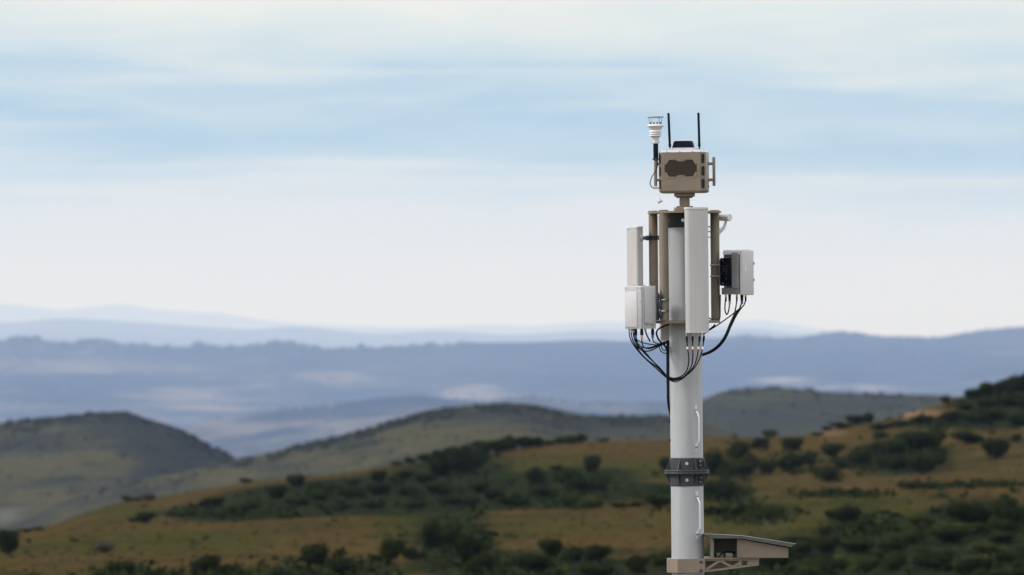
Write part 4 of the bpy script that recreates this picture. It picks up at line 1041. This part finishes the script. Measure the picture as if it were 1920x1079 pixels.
add([(1003, 909, 44, 36, 'round dark shrub standing by itself on the slope left of the mast'), (1060, 906, 46, 30), (1110, 888, 40, 36, 'dark shrub topping the clump on the slope left of the mast'), (1085, 922, 58, 30), (1122, 924, 40, 32), (1112, 954, 50, 28, 'brighter green shrub on the crest of the front field left of the mast', 'green'), (1072, 953, 44, 26), (960, 953, 54, 26, 'very dark low shrub on the crest of the front field'), (925, 938, 40, 22), (1020, 935, 50, 24), (1250, 893, 30, 40), (1236, 954, 46, 24), (1192, 951, 40, 12), (1160, 952, 34, 10), (1045, 885, 30, 14)], GMID)
add([(1384, 863, 50, 40), (1424, 845, 36, 27), (1486, 848, 42, 30, 'round dark shrub near the skyline right of the mast'), (1446, 819, 36, 17, 'greener bush alone on the skyline right of the mast', 'green'), (1395, 893, 58, 34), (1338, 893, 36, 50), (1517, 876, 28, 34), (1484, 884, 58, 34), (1560, 857, 52, 28), (1550, 906, 62, 36, 'wide dark shrub low on the slope right of the mast'), (1577, 878, 44, 22), (1440, 890, 34, 26), (1358, 940, 74, 46, 'broad dark shrub right behind the mast collar'), (1330, 930, 40, 30), (1532, 818, 24, 8), (1410, 880, 40, 30)], GRSL)
add([(1575, 804, 42, 14), (1604, 795, 46, 20), (1628, 788, 30, 22, 'dark bush at the top of the strip of bushes by the bare sandy patch'), (1550, 808, 24, 9)], ('dark bush on the skyline strip left of the bare sandy patch', 'bushes on the skyline by the sandy patch'))
add([(1773, 758, 22, 15, 'small dark bush on the skyline above the bare sandy patch')], ('', 'bushes on the skyline by the sandy patch'))
add([(1824, 748, 40, 22), (1850, 742, 44, 28), (1880, 738, 46, 30), (1905, 736, 44, 36), (1930, 732, 50, 38), (1890, 764, 60, 30), (1850, 765, 50, 22), (1925, 770, 50, 34), (1810, 770, 44, 16), (1860, 790, 60, 26), (1910, 800, 50, 28), (1790, 790, 56, 22), (1830, 796, 50, 22), (1730, 795, 60, 18), (1690, 800, 50, 14), (1650, 806, 50, 12)], GRTP, 'tree', 'tree')
add([(1814, 834, 56, 27, 'flat dark shrub beside the round one on the right-hand slope'), (1867, 861, 64, 42, 'large round dark shrub alone on the right-hand slope'), (1906, 829, 28, 18, 'small dark shrub on the slope at the right edge')], ('', 'large shrubs on the right-hand slope'))
add([(1680, 858, 52, 38), (1722, 848, 60, 42), (1752, 842, 46, 42), (1690, 884, 60, 32), (1732, 890, 62, 42), (1757, 872, 40, 34), (1642, 850, 40, 24), (1614, 876, 50, 38), (1650, 822, 40, 14), (1700, 826, 50, 18), (1660, 880, 36, 22)], GRMS)
add([(1705, 918, 56, 16), (1740, 917, 44, 13), (1850, 910, 44, 10), (1605, 928, 40, 12)], GSLP)
add([(1898, 925, 14, 10, 'tiny dark bush standing on the lit field edge at the right'), (1812, 929, 7, 10, 'small dark stump on the lit field edge at the right'), (1776, 936, 12, 10, 'little pale green bush on the lit field edge', 'green')], ('', 'tiny bushes on the lit field edge'))
add([(1805, 992, 56, 54, 'tall dark bush at the top of the bottom right thicket'), (1838, 990, 44, 44), (1885, 970, 60, 44, 'dark round bush below the lit field edge at the right'), (1590, 986, 54, 40, 'dark bush in the yellow-green field right of the mast'), (1560, 975, 30, 20), (1432, 976, 38, 24, 'dark bush in the yellow-green field above the equipment box'), (1392, 966, 44, 20), (1340, 966, 56, 18), (1730, 997, 34, 20), (1480, 1035, 50, 30), (1550, 1040, 56, 40), (1545, 1005, 34, 20)], GRBT)
rg = random.Random(5)
for i in range(32):
    px = rg.uniform(1440, 1935); lo_ = 1030 if px < 1560 else (1012 if px < 1700 else 985); py = rg.uniform(lo_, 1098)
    bush(px, py, rg.uniform(50, 92), rg.uniform(22, 40), 'dark' if rg.random() < .75 else 'green', GRBT[0], GRBT[1])

# low ground scrub: uncountable tufts that break up the grass
def tufts(name, n, pick, m, size, label, seed):
    rg = random.Random(seed); bm = bmn()
    made = 0; tries = 0
    while made < n and tries < n*12:
        tries += 1
        px, py = pick(rg)
        p = ground_at(px, py)
        if p is None: continue
        made += 1; s = size*rg.uniform(.5, 1.6)
        for _ in range(9):
            v = Vector((rg.gauss(0, .5), rg.gauss(0, .5), abs(rg.gauss(.25, .3))))*s
            nrm = Vector((rg.uniform(-1, 1), rg.uniform(-1, 1), rg.uniform(0, 1))).normalized(); a, b = frame_for(nrm); q = s*.33*rg.uniform(.6, 1.4)
            bm.faces.new([bm.verts.new(p+v+a*q*x+b*q*y) for x, y in ((-1, -.6), (.6, -1), (1, .5), (-.4, 1))])
    o = obj(name, bm, m, None, smooth=False); tag(o, label, 'scrub', None, 'stuff')
def in_scrub(rg):
    while True:
        cx, cy, rx, ry, w = rg.choice(NEAR_SCRUB)
        return cx+rg.gauss(0, .55)*rx, cy+rg.gauss(0, .5)*ry
tufts('scrub', 2400, in_scrub, 'leaf_dark', .20, 'low dark scrub carpeting the hollows of the near hills', 1)
tufts('dry_grass', 1500, lambda rg: (rg.uniform(-20, 1940), rg.uniform(830, 1095)), 'leaf_green', .08, 'tufts of olive grass scattered over the near fields', 2)

# distant woods on the ridges: too small and too many to count
def bvh_of(o): return BVHTree.FromPolygons([v.co for v in o.data.vertices], [p.vertices[:] for p in o.data.polygons])
def wood(name, spec, label, seed, m):
    rg = random.Random(seed); bm = bmn()
    for lay, f, x0, x1, n, s0, s1, deep in spec:
        bv = bvh_of(lay)
        cl = [(rg.uniform(x0, x1), rg.random()**1.6) for _ in range(max(3, n//9))]
        for i in range(n):
            if rg.random() < .8:
                c, dq = rg.choice(cl); px = c+rg.gauss(0, 16); dp = max(0, dq*deep+rg.gauss(0, 3))
            else: px = rg.uniform(x0, x1); dp = rg.random()**2*deep
            py = f(px)+dp; h = None
            for dy in range(0, 16, 1):
                h = bv.ray_cast(EYE, (PD(px, py+dy, 100.)-EYE).normalized())[0]
                if h is not None: break
            if h is None: continue
            s = rg.uniform(s0, s1)*.18/1920*(h.y+D0)*(1 if dp < 12 else .75)
            b = bmn(); bmesh.ops.create_icosphere(b, subdivisions=2, radius=1)
            sc = Vector((s*rg.uniform(.8, 1.7), s, s*rg.uniform(.6, 1.1)))
            for v in b.verts:
                k = 1+.35*noise.noise(v.co*1.7+Vector((i*3.1, px, 0))); v.co = Vector((v.co.x*sc.x*k, v.co.y*sc.y*k, v.co.z*sc.z*k))+h
            join(bm, b)
    o = obj(name, bm, m, None); tag(o, label, 'woodland', None, 'stuff')
M['leaf_mid'] = foliage('hill_scrub_foliage', (.014, .018, .015), (.034, .038, .027))
wood('woodland', [(ridge1, f1c, -100, 900, 260, 4, 10, 16), (ridge1, f1c, -100, 900, 800, 1.5, 5, 150), (ridge1, f1c, 900, 2000, 600, 1.5, 5, 110), (fold, f0c, -50, 1300, 500, 1.5, 5, 70)], 'hazy blue woodland scattered over the far ridge', 3, 'leaf_dark')
wood('scrub', [(hill1, m1c, -50, 450, 240, 3, 7, 20), (hill1, m1c, -50, 450, 500, 1.5, 5, 150), (hill2, m2c, 450, 1250, 300, 3, 7, 16), (hill2, m2c, 150, 1250, 700, 1.5, 5, 95), (hill3, m3c, 1320, 1800, 350, 1.5, 5, 75)], 'dark scrub on the slopes and crests of the middle hills', 4, 'leaf_mid')

# ------------------------------------------------------------------ air
def haze():
    bm = bmn(); box(bm, (0, 0, (480-330)/2), (190000, 190000, 480+330)); o = obj('haze', bm, 'white', None, smooth=False)
    m = bpy.data.materials.new('haze_air'); nt, N, L = nodes(m); N.remove(N['Principled BSDF'])
    v = N.new('ShaderNodeVolumePrincipled'); v.inputs['Color'].default_value = (.42, .58, 1.0, 1)
    v.inputs['Absorption Color'].default_value = (1, 1, 1, 1); v.inputs['Density'].default_value = 5.2e-5; v.inputs['Anisotropy'].default_value = .1
    L.new(v.outputs['Volume'], N['Material Output'].inputs['Volume'])
    o.data.materials.clear(); o.data.materials.append(m); o['kind'] = 'stuff'; o['label'] = 'pale blue haze over the far hills'; o['category'] = 'haze'
haze()

# ------------------------------------------------------------------ sky and sun
SUN_EL, SUN_AZ = 36., -82.      # azimuth from the view direction's back, to the left
w = bpy.data.worlds.new('World'); S.world = w; w.use_nodes = True
nt = w.node_tree; N = nt.nodes; L = nt.links
bg = N['Background']; bg.inputs['Strength'].default_value = .1
sky = N.new('ShaderNodeTexSky'); sky.sky_type = 'NISHITA'; sky.sun_disc = False
sky.sun_elevation = math.radians(SUN_EL)
sdir = Vector((-math.sin(math.radians(-SUN_AZ))*math.cos(math.radians(SUN_EL)), -math.cos(math.radians(-SUN_AZ))*math.cos(math.radians(SUN_EL)), math.sin(math.radians(SUN_EL))))
sky.sun_rotation = math.atan2(sdir.x, sdir.y)
tc = N.new('ShaderNodeTexCoord'); sp_ = N.new('ShaderNodeSeparateXYZ'); L.new(tc.outputs['Generated'], sp_.inputs[0])
def math_(op, a, b=None, c=None):
    n = N.new('ShaderNodeMath'); n.operation = op
    for i, v in enumerate((a, b, c)):
        if v is None: continue
        if isinstance(v, (int, float)): n.inputs[i].default_value = v
        else: L.new(v, n.inputs[i])
    return n.outputs[0]
def skynoise(sx, sz, det, off_=0., rough=.55, dist=0.):
    cb = N.new('ShaderNodeCombineXYZ')
    L.new(math_('MULTIPLY_ADD', sp_.outputs[0], sx, off_), cb.inputs[0]); L.new(math_('MULTIPLY', sp_.outputs[1], sx*.5), cb.inputs[1]); L.new(math_('MULTIPLY', sp_.outputs[2], sz), cb.inputs[2])
    n = N.new('ShaderNodeTexNoise'); n.inputs['Scale'].default_value = 1; n.inputs['Detail'].default_value = det; n.inputs['Roughness'].default_value = rough; n.inputs['Distortion'].default_value = dist
    L.new(cb.outputs[0], n.inputs['Vector']); return n.outputs['Fac']
# elevation pushed about by broad noise so the cloud layers undulate, then a ramp of layer colours
wob = skynoise(9, 55, 4, 3.7)
elev = math_('MULTIPLY_ADD', math_('SUBTRACT', wob, .5), .034, math_('MULTIPLY_ADD', math_('SUBTRACT', skynoise(16, 90, 5, 6.2), .5), .014, math_('MULTIPLY_ADD', math_('MAXIMUM', sp_.outputs[0], 0.), .055, sp_.outputs[2])))
mr = N.new('ShaderNodeMapRange'); L.new(elev, mr.inputs['Value']); mr.inputs['From Min'].default_value = 0; mr.inputs['From Max'].default_value = .075
rp = N.new('ShaderNodeValToRGB'); L.new(mr.outputs['Result'], rp.inputs['Fac'])
def lin(c): return tuple(((x/255+.055)/1.055)**2.4 if x/255 > .04 else x/255/12.92 for x in c)
el = rp.color_ramp.elements
stops = [(0, (235, 238, 243)), (.12, (234, 237, 243)), (.20, (231, 236, 243)), (.29, (224, 233, 243)), (.37, (205, 223, 240)), (.44, (182, 211, 235)), (.50, (166, 202, 230)), (.56, (190, 216, 234)), (.62, (176, 208, 233)), (.67, (204, 224, 235)), (.75, (226, 236, 237)), (.82, (243, 245, 240)), (1, (240, 243, 240))]
while len(el) < len(stops): el.new(.5)
for e, (p_, c_) in zip(el, stops): e.position = p_; e.color = lin(c_)+(1,)
# fine streaks of thin cloud
st = skynoise(7, 170, 6, 1.3, .52, .5); st2 = skynoise(20, 560, 6, 8.1, .62, .5)
k = N.new('ShaderNodeMapRange'); k.interpolation_type = 'SMOOTHSTEP'; L.new(math_('MULTIPLY_ADD', st2, .45, math_('MULTIPLY', st, .7)), k.inputs['Value']); k.inputs['From Min'].default_value = .52; k.inputs['From Max'].default_value = .78
mx = N.new('ShaderNodeMix'); mx.data_type = 'RGBA'; L.new(math_('MULTIPLY', k.outputs['Result'], .6), mx.inputs[0]); L.new(rp.outputs['Color'], mx.inputs[6]); mx.inputs[7].default_value = lin((238, 241, 240))+(1,)
# high overcast outside the picture: broad soft cloud, brighter towards the zenith
hi = N.new('ShaderNodeMapRange'); hi.interpolation_type = 'SMOOTHSTEP'; L.new(sp_.outputs[2], hi.inputs['Value']); hi.inputs['From Min'].default_value = .065; hi.inputs['From Max'].default_value = .25
hn = skynoise(2.2, 5, 6, 5.)
hc = N.new('ShaderNodeValToRGB'); L.new(hn, hc.inputs['Fac']); hc.color_ramp.elements[0].position = .35; hc.color_ramp.elements[1].position = .65
hc.color_ramp.elements[0].color = (1.08, 1.16, 1.32, 1); hc.color_ramp.elements[1].color = (1.46, 1.44, 1.46, 1)
m2 = N.new('ShaderNodeMix'); m2.data_type = 'RGBA'; L.new(hi.outputs['Result'], m2.inputs[0]); L.new(mx.outputs[2], m2.inputs[6]); L.new(hc.outputs['Color'], m2.inputs[7])
# cloud light (scaled for the 0.1 background) over a little clear Nishita sky
sc_ = N.new('ShaderNodeVectorMath'); sc_.operation = 'SCALE'; L.new(m2.outputs[2], sc_.inputs[0]); sc_.inputs['Scale'].default_value = 10.
fin = N.new('ShaderNodeMix'); fin.data_type = 'RGBA'; fin.inputs[0].default_value = .92; L.new(sky.outputs['Color'], fin.inputs[6]); L.new(sc_.outputs[0], fin.inputs[7])
L.new(fin.outputs[2], bg.inputs['Color'])

sd = bpy.data.lights.new('sun', 'SUN'); sd.energy = 2.4; sd.angle = math.radians(11); sd.color = (1, .97, .93)
so = bpy.data.objects.new('sun', sd); link(so); so.rotation_euler = sdir.to_track_quat('Z', 'Y').to_euler()

S.view_settings.view_transform = 'Standard'; S.view_settings.look = 'None'; S.view_settings.exposure = 0; S.view_settings.gamma = 1
S.render.engine = 'CYCLES'
S.cycles.volume_bounces = 1; S.cycles.use_denoising = True
